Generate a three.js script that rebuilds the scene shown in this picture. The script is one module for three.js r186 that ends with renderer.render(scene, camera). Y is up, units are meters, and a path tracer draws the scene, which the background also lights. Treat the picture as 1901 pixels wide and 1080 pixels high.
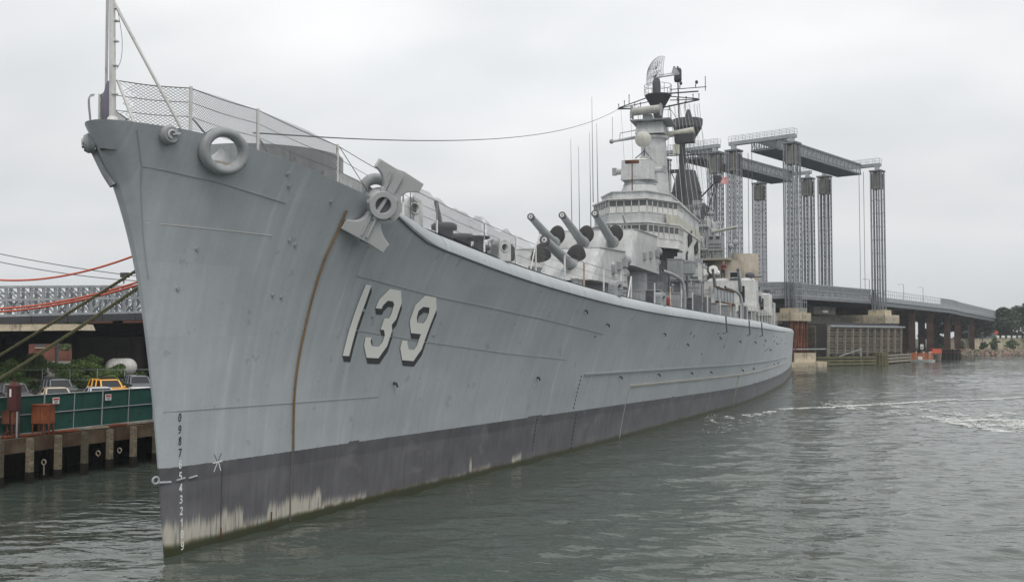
import * as THREE from 'three';
import { mergeGeometries } from 'three/addons/utils/BufferGeometryUtils.js';
import { FontLoader } from 'three/addons/loaders/FontLoader.js';

// ---------------------------------------------------------------- camera, sky, sun, exposure
// world: x = to port of the ship's centreline, y = up from the water, z = ahead of the stem (metres)
const scene = new THREE.Scene();
const camera = new THREE.PerspectiveCamera(31.73, 1024 / 581, 0.5, 3000);
camera.rotation.order = 'YXZ';
camera.position.set(16.586, 5.748, 22.99);
camera.rotation.set(0.04313, 0.30059, 0);
scene.add(camera);
const renderer = new THREE.WebGLRenderer({ antialias: true });
renderer.toneMapping = THREE.LinearToneMapping;
renderer.toneMappingExposure = 1.13;
renderer.shadowMap.enabled = true;

const hash = (i, j) => { let h = Math.imul(i, 374761393) + Math.imul(j, 668265263); h = Math.imul(h ^ (h >>> 13), 1274126177); return ((h ^ (h >>> 16)) >>> 0) / 4294967296; };
function vn(x, y) { const i = Math.floor(x), j = Math.floor(y), a = x - i, b = y - j, u = a * a * (3 - 2 * a), v = b * b * (3 - 2 * b);
  return (hash(i, j) * (1 - u) + hash(i + 1, j) * u) * (1 - v) + (hash(i, j + 1) * (1 - u) + hash(i + 1, j + 1) * u) * v; }
function fbm(x, y, n = 4) { let s = 0, a = .5, t = 0; for (let k = 0; k < n; k++) { s += a * vn(x, y); t += a; x = x * 2.03 + 17.3; y = y * 2.03 + 9.1; a *= .5; } return s / t; }
function tvn(x, y, px, py) { const i = Math.floor(x), j = Math.floor(y), a = x - i, b = y - j, u = a * a * (3 - 2 * a), v = b * b * (3 - 2 * b), m = (q, p) => ((q % p) + p) % p;
  const H = (p, q) => hash(m(p, px), m(q, py)); return (H(i, j) * (1 - u) + H(i + 1, j) * u) * (1 - v) + (H(i, j + 1) * (1 - u) + H(i + 1, j + 1) * u) * v; }
function tfbm(x, y, p, q, n = 4) { let s = 0, a = .5, t = 0; for (let k = 0; k < n; k++) { s += a * tvn(x + k * 31, y + k * 57, p, q); t += a; x *= 2; y *= 2; p *= 2; q *= 2; a *= .5; } return s / t; }
const rngOf = seed => () => { seed = (seed + 0x6D2B79F5) | 0; let t = Math.imul(seed ^ (seed >>> 15), 1 | seed); t = (t + Math.imul(t ^ (t >>> 7), 61 | t)) ^ t; return ((t ^ (t >>> 14)) >>> 0) / 4294967296; };
const clamp = (x, a = 0, b = 1) => Math.min(b, Math.max(a, x));
const sst = (a, b, x) => { const t = clamp((x - a) / (b - a)); return t * t * (3 - 2 * t); };
const lerp = (a, b, t) => a + (b - a) * t;

{ // overcast sky: CIE overcast luminance rise towards the zenith, soft cloud banks
  const W = 1024, H = 512, d = new Float32Array(W * H * 4);
  for (let j = 0; j < H; j++) { const el = ((j + .5) / H - .5) * Math.PI, se = Math.max(0, Math.sin(el));
    for (let i = 0; i < W; i++) { const az = i / W * 2 * Math.PI, cx = Math.cos(az), cz = Math.sin(az), k = 2.2 / (se + .22);
      const n = fbm(cx * k * .9 + 20, cz * k * 1.6 + 40, 5) - .5, n2 = fbm(cx * 2.2 + 5, cz * 2.2 + se * 7 + 9, 3) - .5;
      let L = .655 * (1 + .72 * se) * (1 + .2 * n * sst(0, .2, se) + .26 * n2 + .1 * n);
      if (el < 0) L = .6;
      const o = 4 * (j * W + i), w = clamp(.5 + n * 1.2 + se * .3);
      d[o] = L * lerp(.955, .99, w); d[o + 1] = L * lerp(.99, 1, w); d[o + 2] = L * lerp(1.02, 1.005, w); d[o + 3] = 1; } }
  const t = new THREE.DataTexture(d, W, H, THREE.RGBAFormat, THREE.FloatType);
  t.mapping = THREE.EquirectangularReflectionMapping; t.magFilter = t.minFilter = THREE.LinearFilter; t.needsUpdate = true;
  scene.background = t; scene.environment = t;
}
const sun = new THREE.DirectionalLight(0xfff4e6, 1.15);
sun.position.set(70, 160, 55); sun.target.position.set(0, 0, -40); sun.castShadow = true; sun.shadow.radius = 45;
sun.shadow.mapSize.set(2048, 2048); Object.assign(sun.shadow.camera, { left: -160, right: 160, top: 160, bottom: -160, near: 1, far: 500 });
scene.add(sun, sun.target);
scene.fog = new THREE.FogExp2(0xccd3d8, 0.0003);

// ---------------------------------------------------------------- helpers
const taken = {};
function numbered(n) { taken[n] = (taken[n] || 0) + 1; return taken[n] === 1 ? n : n + '_' + String(taken[n] - 1).padStart(3, '0'); }
const V = (s, b, y) => new THREE.Vector3(b, y, -s);                      // ship coordinates: s aft of the stem, b to port, y up
const RX = .95516, RZ = .29608;
const C = (X, y, d) => new THREE.Vector3(16.586 + X * RX - d * RZ, y, 22.99 - X * RZ - d * RX); // metres right of / ahead of the quayside viewpoint
const P3 = (x, y, z) => new THREE.Vector3(x, y, z);
const UP = P3(0, 1, 0);
function boxUV(g, k = 1) { const p = g.attributes.position, n = g.attributes.normal, u = new Float32Array(p.count * 2);
  for (let i = 0; i < p.count; i++) { const ax = Math.abs(n.getX(i)), ay = Math.abs(n.getY(i)), az = Math.abs(n.getZ(i)), x = p.getX(i), y = p.getY(i), z = p.getZ(i);
    if (ay > ax && ay > az) { u[2 * i] = x * k; u[2 * i + 1] = z * k; } else if (ax > az) { u[2 * i] = z * k; u[2 * i + 1] = y * k; } else { u[2 * i] = x * k; u[2 * i + 1] = y * k; } }
  g.setAttribute('uv', new THREE.BufferAttribute(u, 2)); return g; }
function basisTo(dir, up = UP) { const z = dir.clone().normalize(); let x = new THREE.Vector3().crossVectors(up, z); if (x.lengthSq() < 1e-6) x = new THREE.Vector3(1, 0, 0); x.normalize(); const y = new THREE.Vector3().crossVectors(z, x); return new THREE.Matrix4().makeBasis(x, y, z); }
class MB {
  constructor() { this.g = []; }
  add(g, m) { if (g.index) g = g.toNonIndexed(); if (m) g.applyMatrix4(m); for (const k of Object.keys(g.attributes)) if (k !== 'position' && k !== 'normal') g.deleteAttribute(k); this.g.push(g); return this; }
  box(c, w, h, d, ry = 0, rx = 0, rz = 0) { const m = new THREE.Matrix4().makeRotationFromEuler(new THREE.Euler(rx, ry, rz, 'YXZ')); m.setPosition(c); return this.add(new THREE.BoxGeometry(w, h, d), m); }
  beam(p, q, w, h = w, up = UP) { const d = q.clone().sub(p), m = basisTo(d, up); m.setPosition(p.clone().add(q).multiplyScalar(.5)); return this.add(new THREE.BoxGeometry(w, h, d.length()), m); }
  bar(p, q, r, seg = 6, r2 = r) { const d = q.clone().sub(p), g = new THREE.CylinderGeometry(r2, r, d.length(), seg); g.rotateX(Math.PI / 2); const m = basisTo(d); m.setPosition(p.clone().add(q).multiplyScalar(.5)); return this.add(g, m); }
  tube(pts, r, n = 24, seg = 6) { return this.add(new THREE.TubeGeometry(new THREE.CatmullRomCurve3(pts), n, r, seg, false)); }
  lathe(prof, c, seg = 24) { const g = new THREE.LatheGeometry(prof.map(a => new THREE.Vector2(a[0], a[1])), seg); return this.add(g, new THREE.Matrix4().makeTranslation(c.x, c.y, c.z)); }
  sphere(c, rx, ry = rx, rz = rx, a = 16, b = 12) { const g = new THREE.SphereGeometry(1, a, b); g.scale(rx, ry, rz); return this.add(g, new THREE.Matrix4().makeTranslation(c.x, c.y, c.z)); }
  // prism between two horizontal outlines (arrays of Vector3, same count)
  loft(lo, hi, capB = true) { const p = [], n = lo.length, tri = (a, b, c) => p.push(a.x, a.y, a.z, b.x, b.y, b.z, c.x, c.y, c.z);
    for (let i = 0; i < n; i++) { const j = (i + 1) % n; tri(lo[i], lo[j], hi[j]); tri(lo[i], hi[j], hi[i]); }
    const cap = (a, f) => { const s = THREE.ShapeUtils.triangulateShape(a.map(q => new THREE.Vector2(q.x, q.z)), []); for (const t of s) f ? tri(a[t[0]], a[t[1]], a[t[2]]) : tri(a[t[2]], a[t[1]], a[t[0]]); };
    cap(hi, false); if (capB) cap(lo, true);
    const g = new THREE.BufferGeometry(); g.setAttribute('position', new THREE.Float32BufferAttribute(p, 3)); g.computeVertexNormals(); return this.add(g); }
  ext(shape, depth, m, bevel = 0) { const g = new THREE.ExtrudeGeometry(shape, { depth, bevelEnabled: bevel > 0, bevelSize: bevel, bevelThickness: bevel, bevelSegments: 2, curveSegments: 10 }); return this.add(g, m); }
  build(name, mat, parent = scene, kind) { const g = boxUV(this.g.length > 1 ? mergeGeometries(this.g) : this.g[0]); const o = new THREE.Mesh(g, mat); o.name = parent === scene ? numbered(name) : name; o.castShadow = o.receiveShadow = true; if (kind) o.userData.kind = kind; parent.add(o); return o; }
}
const mb = () => new MB();
function thing(name, label, category, group, kind) { const o = new THREE.Group(); o.name = numbered(name); scene.add(o); if (kind) o.userData.kind = kind; else { o.userData.label = label; o.userData.category = category; } if (group) o.userData.group = group; return o; }
function tag(o, label, category, group) { o.userData.label = label; o.userData.category = category; if (group) o.userData.group = group; return o; }
function struct(o) { o.userData.kind = 'structure'; return o; }

// ---------------------------------------------------------------- materials
function dataTex(W, H, f, srgb = true, rep = true) { const d = new Uint8Array(W * H * 4); for (let j = 0; j < H; j++) for (let i = 0; i < W; i++) { const c = f(i, j), o = 4 * (j * W + i); if (typeof c === 'number') d[o] = d[o + 1] = d[o + 2] = c; else { d[o] = c[0]; d[o + 1] = c[1]; d[o + 2] = c[2]; } d[o + 3] = 255; }
  const t = new THREE.DataTexture(d, W, H); t.magFilter = THREE.LinearFilter; t.minFilter = THREE.LinearMipmapLinearFilter; t.generateMipmaps = true; if (rep) t.wrapS = t.wrapT = THREE.RepeatWrapping; if (srgb) t.colorSpace = THREE.SRGBColorSpace; t.needsUpdate = true; return t; }
const wearTex = dataTex(512, 512, (i, j) => { const x = i / 512, y = j / 512; // streaked, chipped paint (4 m tile)
  const blot = tfbm(x * 6, y * 6, 6, 6, 5), st = tfbm(x * 48, y * 3, 48, 3, 3), fine = tfbm(x * 64, y * 64, 64, 64, 2), chip = tfbm(x * 20 + 3, y * 20, 20, 20, 4);
  let v = 232 + (blot - .5) * 44 + (st - .5) * 34 + (fine - .5) * 18; let r = v, g = v, b = v; const k = sst(.74, .79, chip) * .3; r = lerp(r, 138, k); g = lerp(g, 112, k); b = lerp(b, 92, k); return [clamp(r, 0, 255), clamp(g, 0, 255), clamp(b, 0, 255)]; });
wearTex.repeat.set(.25, .25);
const rustTex = dataTex(256, 256, (i, j) => { const x = i / 256, y = j / 256, a = tfbm(x * 5, y * 5, 5, 5, 5), s = tfbm(x * 30, y * 3, 30, 3, 3), k = clamp((a - .35) * 2.2 + (s - .5) * .6); return [lerp(172, 255, k), lerp(142, 246, k), lerp(126, 240, k)]; });
rustTex.repeat.set(.3, .3);
const stoneTex = dataTex(256, 256, (i, j) => { const x = i / 256, y = j / 256; const a = tfbm(x * 4, y * 4, 4, 4, 5), f = tfbm(x * 60, y * 60, 60, 60, 2), s = tfbm(x * 24 + 9, y * 2, 24, 2, 3); const v = clamp(215 + (a - .5) * 90 + (f - .5) * 40 - sst(.58, .75, s) * 55, 0, 255); return [v, v * .985, v * .96]; });
stoneTex.repeat.set(.22, .22);
const woodTex = dataTex(256, 256, (i, j) => { const x = i / 256, y = j / 256; const g = tfbm(x * 4, y * 40, 4, 40, 4), b = tfbm(x * 5, y * 5, 5, 5, 3); const v = clamp(200 + (g - .5) * 110 + (b - .5) * 60, 0, 255); return [v, v * .97, v * .93]; });
woodTex.repeat.set(.5, .5);
const M = {};
function mat(k, r, g, b, rough = .7, tex = null, o = {}) { const m = new THREE.MeshStandardMaterial({ roughness: rough, metalness: 0, map: tex, side: THREE.DoubleSide, ...o }); m.color.setRGB(r, g, b); M[k] = m; return m; }
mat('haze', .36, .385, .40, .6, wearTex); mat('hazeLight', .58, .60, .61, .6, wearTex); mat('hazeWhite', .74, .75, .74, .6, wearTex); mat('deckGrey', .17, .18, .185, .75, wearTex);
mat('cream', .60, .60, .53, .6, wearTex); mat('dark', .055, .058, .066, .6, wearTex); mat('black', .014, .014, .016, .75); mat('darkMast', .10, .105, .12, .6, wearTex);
mat('white', .74, .75, .74, .5, wearTex); mat('whiteRust', .74, .73, .70, .55, rustTex); mat('whitePaint', .75, .76, .75, .45); mat('wire', .12, .12, .125, .6); mat('net', .15, .155, .16, .8); mat('rustSteel', .17, .075, .045, .85, rustTex); mat('turretGrey', .50, .515, .52, .6, wearTex); mat('rustColumn', .095, .05, .036, .85, rustTex); mat('rustBright', .32, .11, .05, .85, rustTex);
mat('tan', .43, .385, .32, .75, wearTex); mat('rope', .12, .115, .06, .95); mat('ropeDark', .06, .055, .035, .95); mat('orange', .62, .105, .05, .55); mat('galv', .38, .41, .44, .55, wearTex); mat('galvDark', .21, .23, .25, .6, wearTex);
mat('concrete', .66, .60, .48, .85, stoneTex); mat('concreteDark', .25, .235, .21, .9, stoneTex); mat('timber', .20, .19, .145, .9, woodTex); mat('timberGrey', .40, .385, .345, .9, woodTex); mat('timberPost', .36, .33, .26, .9, woodTex); mat('timberGreen', .20, .205, .12, .9, woodTex); mat('timberDark', .022, .02, .016, .9, woodTex);
M.glass = new THREE.MeshPhysicalMaterial({ roughness: .2, specularIntensity: .45 }); M.glass.color.setRGB(.022, .024, .027); mat('winDark', .075, .08, .085, .2); mat('rubber', .03, .03, .03, .9);
// ---------------------------------------------------------------- water and land
const rW = rngOf(11), comps = [];
for (let k = 0; k < 44; k++) { const lam = .55 * Math.pow(9, Math.pow(k / 43, 1.3)), th = 1.25 + (rW() - .5) * 2.3, K = 2 * Math.PI / lam; comps.push([K * Math.cos(th), K * Math.sin(th), .0025 * Math.pow(lam, .92), rW() * 6.283, lam]); }
function waveY(x, z, step = .2) { const g = .35 + 1.0 * sst(.25, .7, fbm(x * .05 + 7, z * .045 + 3, 3)); let y = 0; for (const c of comps) { const w = step > .25 ? sst(2.2, 4, c[4] / step) : 1; if (w > 0) y += w * c[2] * Math.sin(c[0] * x + c[1] * z + c[3]); } return y * g * (1 - .85 * (1 - sst(-6, 1, x)) * (1 - sst(-6, 1, z))); }
const waveStep = (x, z) => Math.max(x > 52 ? .45 : .2, z < -130 ? .5 : z < -70 ? .32 : .2), waveFade = (x, z) => sst(-32, -24, x) * (1 - sst(132, 146, x)) * sst(-310, -285, z) * (1 - sst(10, 16, z));
{
  const grow = (v, lim, s) => { const up = lim > v[v.length - 1]; if (up) while (v[v.length - 1] < lim) { s *= 1.17; v.push(Math.min(lim, v[v.length - 1] + s)); } return v; }, span = (a, b, s) => { const o = []; for (let x = a; x < b - 1e-6; x += s) o.push(x); return o; };
  let xs = [...span(-26, 52, .2), ...span(52, 140, .45)]; xs = grow(xs, 1000, .45); let neg = grow([26], 700, .2).slice(1).map(x => -x).reverse(); xs = neg.concat(xs);
  let zs = [...span(-12, 70, .2), ...span(70, 130, .32), ...span(130, 300, .5)]; zs = grow(zs, 1600, .5); neg = grow([12], 200, .2).slice(1).map(x => -x).reverse(); zs = neg.concat(zs).map(z => -z).reverse();
  const nx = xs.length, nz = zs.length, pos = new Float32Array(nx * nz * 3), uv = new Float32Array(nx * nz * 2), idx = new Uint32Array((nx - 1) * (nz - 1) * 6); let q = 0;
  for (let j = 0; j < nz; j++) for (let i = 0; i < nx; i++) { const x = xs[i], z = zs[j], o = j * nx + i, f = waveFade(x, z);
    pos[3 * o] = x; pos[3 * o + 1] = f > 0 ? waveY(x, z, waveStep(x, z)) * f : 0; pos[3 * o + 2] = z; uv[2 * o] = x / 14; uv[2 * o + 1] = z / 14;
    if (i < nx - 1 && j < nz - 1) { idx.set([o, o + nx, o + 1, o + 1, o + nx, o + nx + 1], q); q += 6; } }
  const g = new THREE.BufferGeometry(); g.setAttribute('position', new THREE.BufferAttribute(pos, 3)); g.setAttribute('uv', new THREE.BufferAttribute(uv, 2)); g.setIndex(new THREE.BufferAttribute(idx, 1)); g.computeVertexNormals();
  const bump = dataTex(1024, 1024, (i, j) => { const x = i / 1024, y = j / 1024; return 255 * clamp(.5 + (tfbm(x * 20, y * 36, 20, 36, 5) - .5) * 1.1); }, false);
  const m = new THREE.MeshPhysicalMaterial({ roughness: .07, metalness: 0, ior: 1.33, bumpMap: bump, bumpScale: .05 }); m.color.setRGB(.058, .073, .062);
  const o = new THREE.Mesh(g, m); o.name = 'water'; o.receiveShadow = true; struct(o); scene.add(o);
}
const plotMat = mat('plot', .13, .125, .105, .95, stoneTex), grassMat = mat('grass', .055, .08, .03, .95, stoneTex);
function slab(name, pts, y0, y1, m) { const lo = pts.map(p => P3(p[0], y0, p[1])), hi = pts.map(p => P3(p[0], y1, p[1])); const o = mb().loft(lo, hi).build(name, m); return struct(o); }
// quay ground behind the pier on the ship's far side
slab('quay_ground', [[-15.4, 40], [-15.4, -330], [-400, -330], [-400, 40]], -2, 1.0, plotMat);
{ const q = [[70, 275], [128, 283], [190, 300], [420, 330], [700, 1200], [-160, 1200], [-160, 262]].map(p => { const v = C(p[0], 0, p[1]); return [v.x, v.z]; }); slab('far_bank', q, -2, 1.5, grassMat); }

// ---------------------------------------------------------------- the ship: hull form
const pchip = T => { const n = T.length, h = [], d = [], m = []; for (let i = 0; i < n - 1; i++) { h.push(T[i + 1][0] - T[i][0]); d.push((T[i + 1][1] - T[i][1]) / h[i]); } m[0] = d[0]; m[n - 1] = d[n - 2];
  for (let i = 1; i < n - 1; i++) { if (d[i - 1] * d[i] <= 0) m[i] = 0; else { const w1 = 2 * h[i] + h[i - 1], w2 = h[i] + 2 * h[i - 1]; m[i] = (w1 + w2) / (w1 / d[i - 1] + w2 / d[i]); } }
  return x => { x = clamp(x, T[0][0], T[n - 1][0]); let i = 0; while (i < n - 2 && x > T[i + 1][0]) i++; const t = (x - T[i][0]) / h[i], a = t * t, b = a * t; return (2 * b - 3 * a + 1) * T[i][1] + (b - 2 * a + t) * h[i] * m[i] + (3 * a - 2 * b) * T[i + 1][1] + (b - a) * h[i] * m[i + 1]; }; };
const fWL = pchip([[0, 0], [.04, .06], [.15, .13], [1, .24], [2.3, .4], [5.3, .8], [9.9, 1.62], [14.6, 2.52], [20, 3.45], [29, 4.95], [36, 5.95], [49, 7.7], [67, 9.9], [84, 10.9], [100, 11.42], [115, 11.45], [140, 11], [170, 9], [200, 5.5], [222, 2]]);
const fDK = pchip([[0, 0], [.1, .31], [.3, .54], [.7, .84], [1.4, 1.22], [2.6, 1.72], [4.5, 2.32], [7, 3], [10, 3.7], [14, 4.5], [19, 5.3], [25, 6.2], [34, 7.5], [44, 8.95], [54, 10.3], [66, 11.3], [80, 11.6], [100, 11.6], [120, 11.55], [150, 11.2], [180, 10], [205, 7.5], [222, 4]]);
const fSS = pchip([[-.1, .02], [0, 0], [2.45, -.33], [3.98, -.55], [6.59, -1.05], [7.78, -1.4], [9.2, -2.0], [10, -2.52], [10.6, -2.93]]);
const yd = pchip([[-4, 10.85], [-2.9, 10.86], [-1.4, 10.86], [.54, 10.71], [2.42, 10.48], [4.15, 10.16], [7.3, 9.67], [10.2, 9.28], [13.8, 8.84], [17.3, 8.5], [21.35, 8.19], [27, 7.85], [33.3, 7.59], [41, 7.38], [53.7, 7.09], [71, 6.9], [90, 6.8], [110, 6.77], [222, 6.9]]);
const pw = sp => 1.15 + Math.exp(-Math.max(sp, 0) / 26);
function halfB(s, y) { const t = clamp(y / yd(s)), sp = Math.max(0, s - fSS(t * 10.6)), w = fWL(sp); return w + (fDK(sp) - w) * Math.pow(t, pw(sp)); }
const deckB = s => fDK(s + 2.95);
const rg = s => .62 * sst(5.2, 9.5, s);                                   // rounded gunwale radius
function hullP(s, y, off = 0, sg = 1) { const b = halfB(s, y); if (!off) return V(s, sg * b, y); const e = .03, ds = (halfB(s + e, y) - halfB(s - e, y)) / (2 * e), dy = (halfB(s, y + e) - halfB(s, y - e)) / (2 * e), l = Math.hypot(1, ds, dy); return V(s - ds / l * off, sg * (b + off / l), y - dy / l * off); }
function hullN(s, y) { return hullP(s, y, 1).sub(hullP(s, y)).normalize(); }
const K0 = 25, S1 = 112, uOf = s => Math.log((Math.max(s, -3.9) + 4 + K0) / K0) / Math.log((S1 + 4 + K0) / K0), sOf = u => Math.exp(u * Math.log((S1 + 4 + K0) / K0)) * K0 - K0 - 4;
const bootY = pchip([[-4, 2.38], [5, 2.21], [14, 2.16], [28.6, 2.02], [63, 1.56], [95, 1.44], [222, 1.3]]);
const HW = 2048, HH = 1024, Y0 = -.7, Y1 = 11.3;
const hullTex = dataTex(HW, HH, (i, j) => { const u = i / HW, s = sOf(u), y = lerp(Y0, Y1, j / HH);
  // hand-rolled paint: patches, run-down streaks, scuffs, salt and weed at the waterline
  const pan = vn(Math.floor(s / 3.1 + (Math.floor(y / 1.9) % 2) * .5) * 7.3, Math.floor(y / 1.9) * 3.7), blot = fbm(s * .45, y * .7, 5), st = fbm(s * 7, y * .35 + 40, 4), fine = fbm(s * 16, y * 16, 2);
  let r, g, b, v = 1 + (blot - .5) * .11 + (st - .5) * .075 + (fine - .5) * .035 + (pan - .5) * .04;
  const pale = sst(.62, .8, fbm(s * 3.3 + 90, y * .22, 4)) * .055; v += pale;
  r = 168 * v; g = 174 * v; b = 179 * v;
  const spot = sst(.77, .80, fbm(s * 2.6 + 11, y * 2.6 + 3, 4)) * .08; r *= 1 - spot; g *= 1 - spot * 1.05; b *= 1 - spot * 1.1;
  const by = bootY(s) + (vn(s * .62, 5) > .9 ? .05 : 0) + (fine - .5) * .02;
  if (y < by) { const w = 1 + (fbm(s * 1.2 + 3, y * 1.3, 5) - .5) * .3 + (fbm(s * 9, y * .8, 3) - .5) * .18 - .10 * sst(by - .42, by - .38, y + (blot - .5) * .2); r = 99 * w; g = 99 * w; b = 103 * w;
    const wash = sst(.56, .75, fbm(s * 1.5 + 60, y * 2.4, 4)) * sst(.5, .65, fbm(s * .5, 77, 2)) * .15; r = lerp(r, 178, wash); g = lerp(g, 178, wash); b = lerp(b, 174, wash);
    const reach = (.95 - .35 * sst(0, 1.5, s) * 0) * (s < 2.9 ? .86 : s < 4.0 ? .5 : s < 6.6 ? .82 : s < 9 ? .5 : s < 16 ? .34 : .2) * (s > 19.5 && s < 20.4 ? 3.2 : 1) * (s > 15.8 && s < 17.6 ? 2.2 : 1) * (s > 22 ? .35 : 1);
    const edge = reach * (.62 + .5 * fbm(s * 2.2, 3.3, 3) + .5 * fbm(s * 26, 3.3, 3)), salt = sst(-.02, .34, edge - y) * sst(.12, .55, fbm(s * 24, y * .9 + 8, 4)) * .86; r = lerp(r, 198, salt); g = lerp(g, 194, salt); b = lerp(b, 180, salt);
    const rb = sst(.3 + .22 * fbm(s * 5, 9, 3), .1, y) * sst(.35, .6, fbm(s * 3.5 + 5, y * 4, 3)) * (s > 6 && s < 19 ? .85 : .55); r = lerp(r, 84, rb); g = lerp(g, 62, rb); b = lerp(b, 50, rb);
    const alg = sst(.26 + .14 * fbm(s * 3, 1, 3), .13, y); r = lerp(r, 50, alg); g = lerp(g, 54, alg); b = lerp(b, 30, alg); }
  return [clamp(r, 0, 255), clamp(g, 0, 255), clamp(b, 0, 255)]; }, true, false);
const hullBump = dataTex(1024, 256, (i, j) => { const s = sOf(i / 1024), y = lerp(Y0, Y1, j / 256); return 255 * clamp(.5 + (fbm(s * .9, y * .9, 3) - .5) * .7 + .10 * Math.cos(s * 2 * Math.PI / .95) * fbm(s * .2, y * .3, 2)); }, false, false);
const hullMat = new THREE.MeshStandardMaterial({ map: hullTex, bumpMap: hullBump, bumpScale: .035, roughness: .52, side: THREE.DoubleSide });
const ship = thing('heavy_cruiser', 'huge grey gun cruiser numbered 139 moored bow-on beside the timber pier', 'warship');
let hull;
{
  const cols = []; for (let k = 0; k < 26; k++) cols.push(1.2 * Math.pow(k / 26, 2)); for (let q = 1.2; q < 4.6; q += .065) cols.push(q); for (let k = 0; k <= 150; k++) cols.push(4.6 + 217.1 * Math.pow(k / 150, 1.6));
  const rows = []; for (let k = 0; k <= 38; k++) rows.push(.92 * k / 38); for (let k = 1; k <= 14; k++) rows.push(.92 + .08 * k / 14); const arc = [0, .12, .25, .38, .5, .62, .75, .88, 1];
  const pos = [], uv = [], idx = []; const R = rows.length + 1 + arc.length;
  for (const sg of [1, -1]) { const base = pos.length / 3;
    for (const sp of cols) {
      { const w = fWL(sp); pos.push(sg * w, -.6, -(sp)); uv.push(uOf(sp), (-.6 - Y0) / (Y1 - Y0)); }
      let lb, ly, ls;
      for (const t0 of rows) { let sE = sp - 2.95, r = rg(sp + fSS(10.6)), tm = 1 - r / yd(sE); const t = t0 * tm, s = sp + fSS(t * 10.6), y = t * yd(s), w = fWL(sp), b = w + (fDK(sp) - w) * Math.pow(t, pw(sp)); pos.push(sg * b, y, -s); uv.push(uOf(s), (y - Y0) / (Y1 - Y0)); lb = b; ly = y; ls = s; }
      const r = rg(ls); for (const a of arc) { const q = a * Math.PI / 2, b = Math.max(0, lb - r + r * Math.cos(q)), y = ly + r * Math.sin(q); pos.push(sg * b, y, -ls); uv.push(uOf(ls), (y - Y0) / (Y1 - Y0)); }
    }
    for (let c = 0; c < cols.length - 1; c++) for (let k = 0; k < R - 1; k++) { const a = base + c * R + k, b = a + 1, d = a + R, e = d + 1; if (sg > 0) { const ms = -(pos[3 * a + 2] + pos[3 * e + 2]) / 2, my = (pos[3 * a + 1] + pos[3 * e + 1]) / 2; if (Math.hypot((ms + .1) / .6, (my - 10.5) / .44) < 1) continue; } sg > 0 ? idx.push(a, d, b, b, d, e) : idx.push(a, b, d, b, e, d); }
  }
  const g = new THREE.BufferGeometry(); g.setAttribute('position', new THREE.Float32BufferAttribute(pos, 3)); g.setAttribute('uv', new THREE.Float32BufferAttribute(uv, 2)); g.setIndex(idx); g.computeVertexNormals();
  hull = new THREE.Mesh(g, hullMat); hull.name = 'hull'; hull.castShadow = hull.receiveShadow = true; ship.add(hull);
  const st = mb(); const q = [V(218.8, -2, -.6), V(218.8, 2, -.6), V(218.8, 4, 6.85), V(218.8, -4, 6.85)];
  const lo = [], hi = []; for (let k = 0; k < 90; k++) { const s = -2.9 + 221.6 * Math.pow(k / 89, 1.6), dy = yd(s) - .03 - .62 * (1 - sst(2.5, 6, s)), b = Math.max(.0, Math.min(deckB(s) - rg(s) - .01, halfB(s, dy) - .03)); lo.push(V(s, b, dy)); }
  const p = []; for (let k = 0; k < 89; k++) { const a = lo[k], b = lo[k + 1], c = b.clone(), d = a.clone(); c.x *= -1; d.x *= -1; for (const t of [a, d, b, b, d, c]) p.push(t.x, t.y, t.z); }
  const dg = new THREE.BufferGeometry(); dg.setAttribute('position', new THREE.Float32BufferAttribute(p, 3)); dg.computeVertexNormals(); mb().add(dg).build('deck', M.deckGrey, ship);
  const tg = new THREE.BufferGeometry(); tg.setAttribute('position', new THREE.Float32BufferAttribute([q[0], q[1], q[2], q[0], q[2], q[3]].flatMap(v => [v.x, v.y, v.z]), 3)); tg.computeVertexNormals(); mb().add(tg).build('transom', M.haze, ship);
}
// marks that lie on the plating: polygons in (s, y) laid on the hull surface
function onHull(tris, off, name, m, parent = hull) { const out = [], todo = tris.map(t => t.slice());
  while (todo.length) { const t = todo.pop(); let L = 0, e = 0; for (let k = 0; k < 3; k++) { const a = t[k], b = t[(k + 1) % 3], l = Math.hypot(a[0] - b[0], a[1] - b[1]); if (l > L) { L = l; e = k; } }
    if (L > .14) { const a = t[e], b = t[(e + 1) % 3], c = t[(e + 2) % 3], q = [(a[0] + b[0]) / 2, (a[1] + b[1]) / 2]; todo.push([a, q, c], [q, b, c]); } else for (const p of t) { const v = hullP(p[0], p[1], off); out.push(v.x, v.y, v.z); } }
  const g = new THREE.BufferGeometry(); g.setAttribute('position', new THREE.Float32BufferAttribute(out, 3)); g.computeVertexNormals(); return mb().add(g).build(name, m, parent); }
const triOf = (poly, holes = []) => { const all = poly.concat(...holes); return THREE.ShapeUtils.triangulateShape(poly.map(p => new THREE.Vector2(...p)), holes.map(h => h.map(p => new THREE.Vector2(...p)))).map(t => t.map(i => all[i])); };
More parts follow.
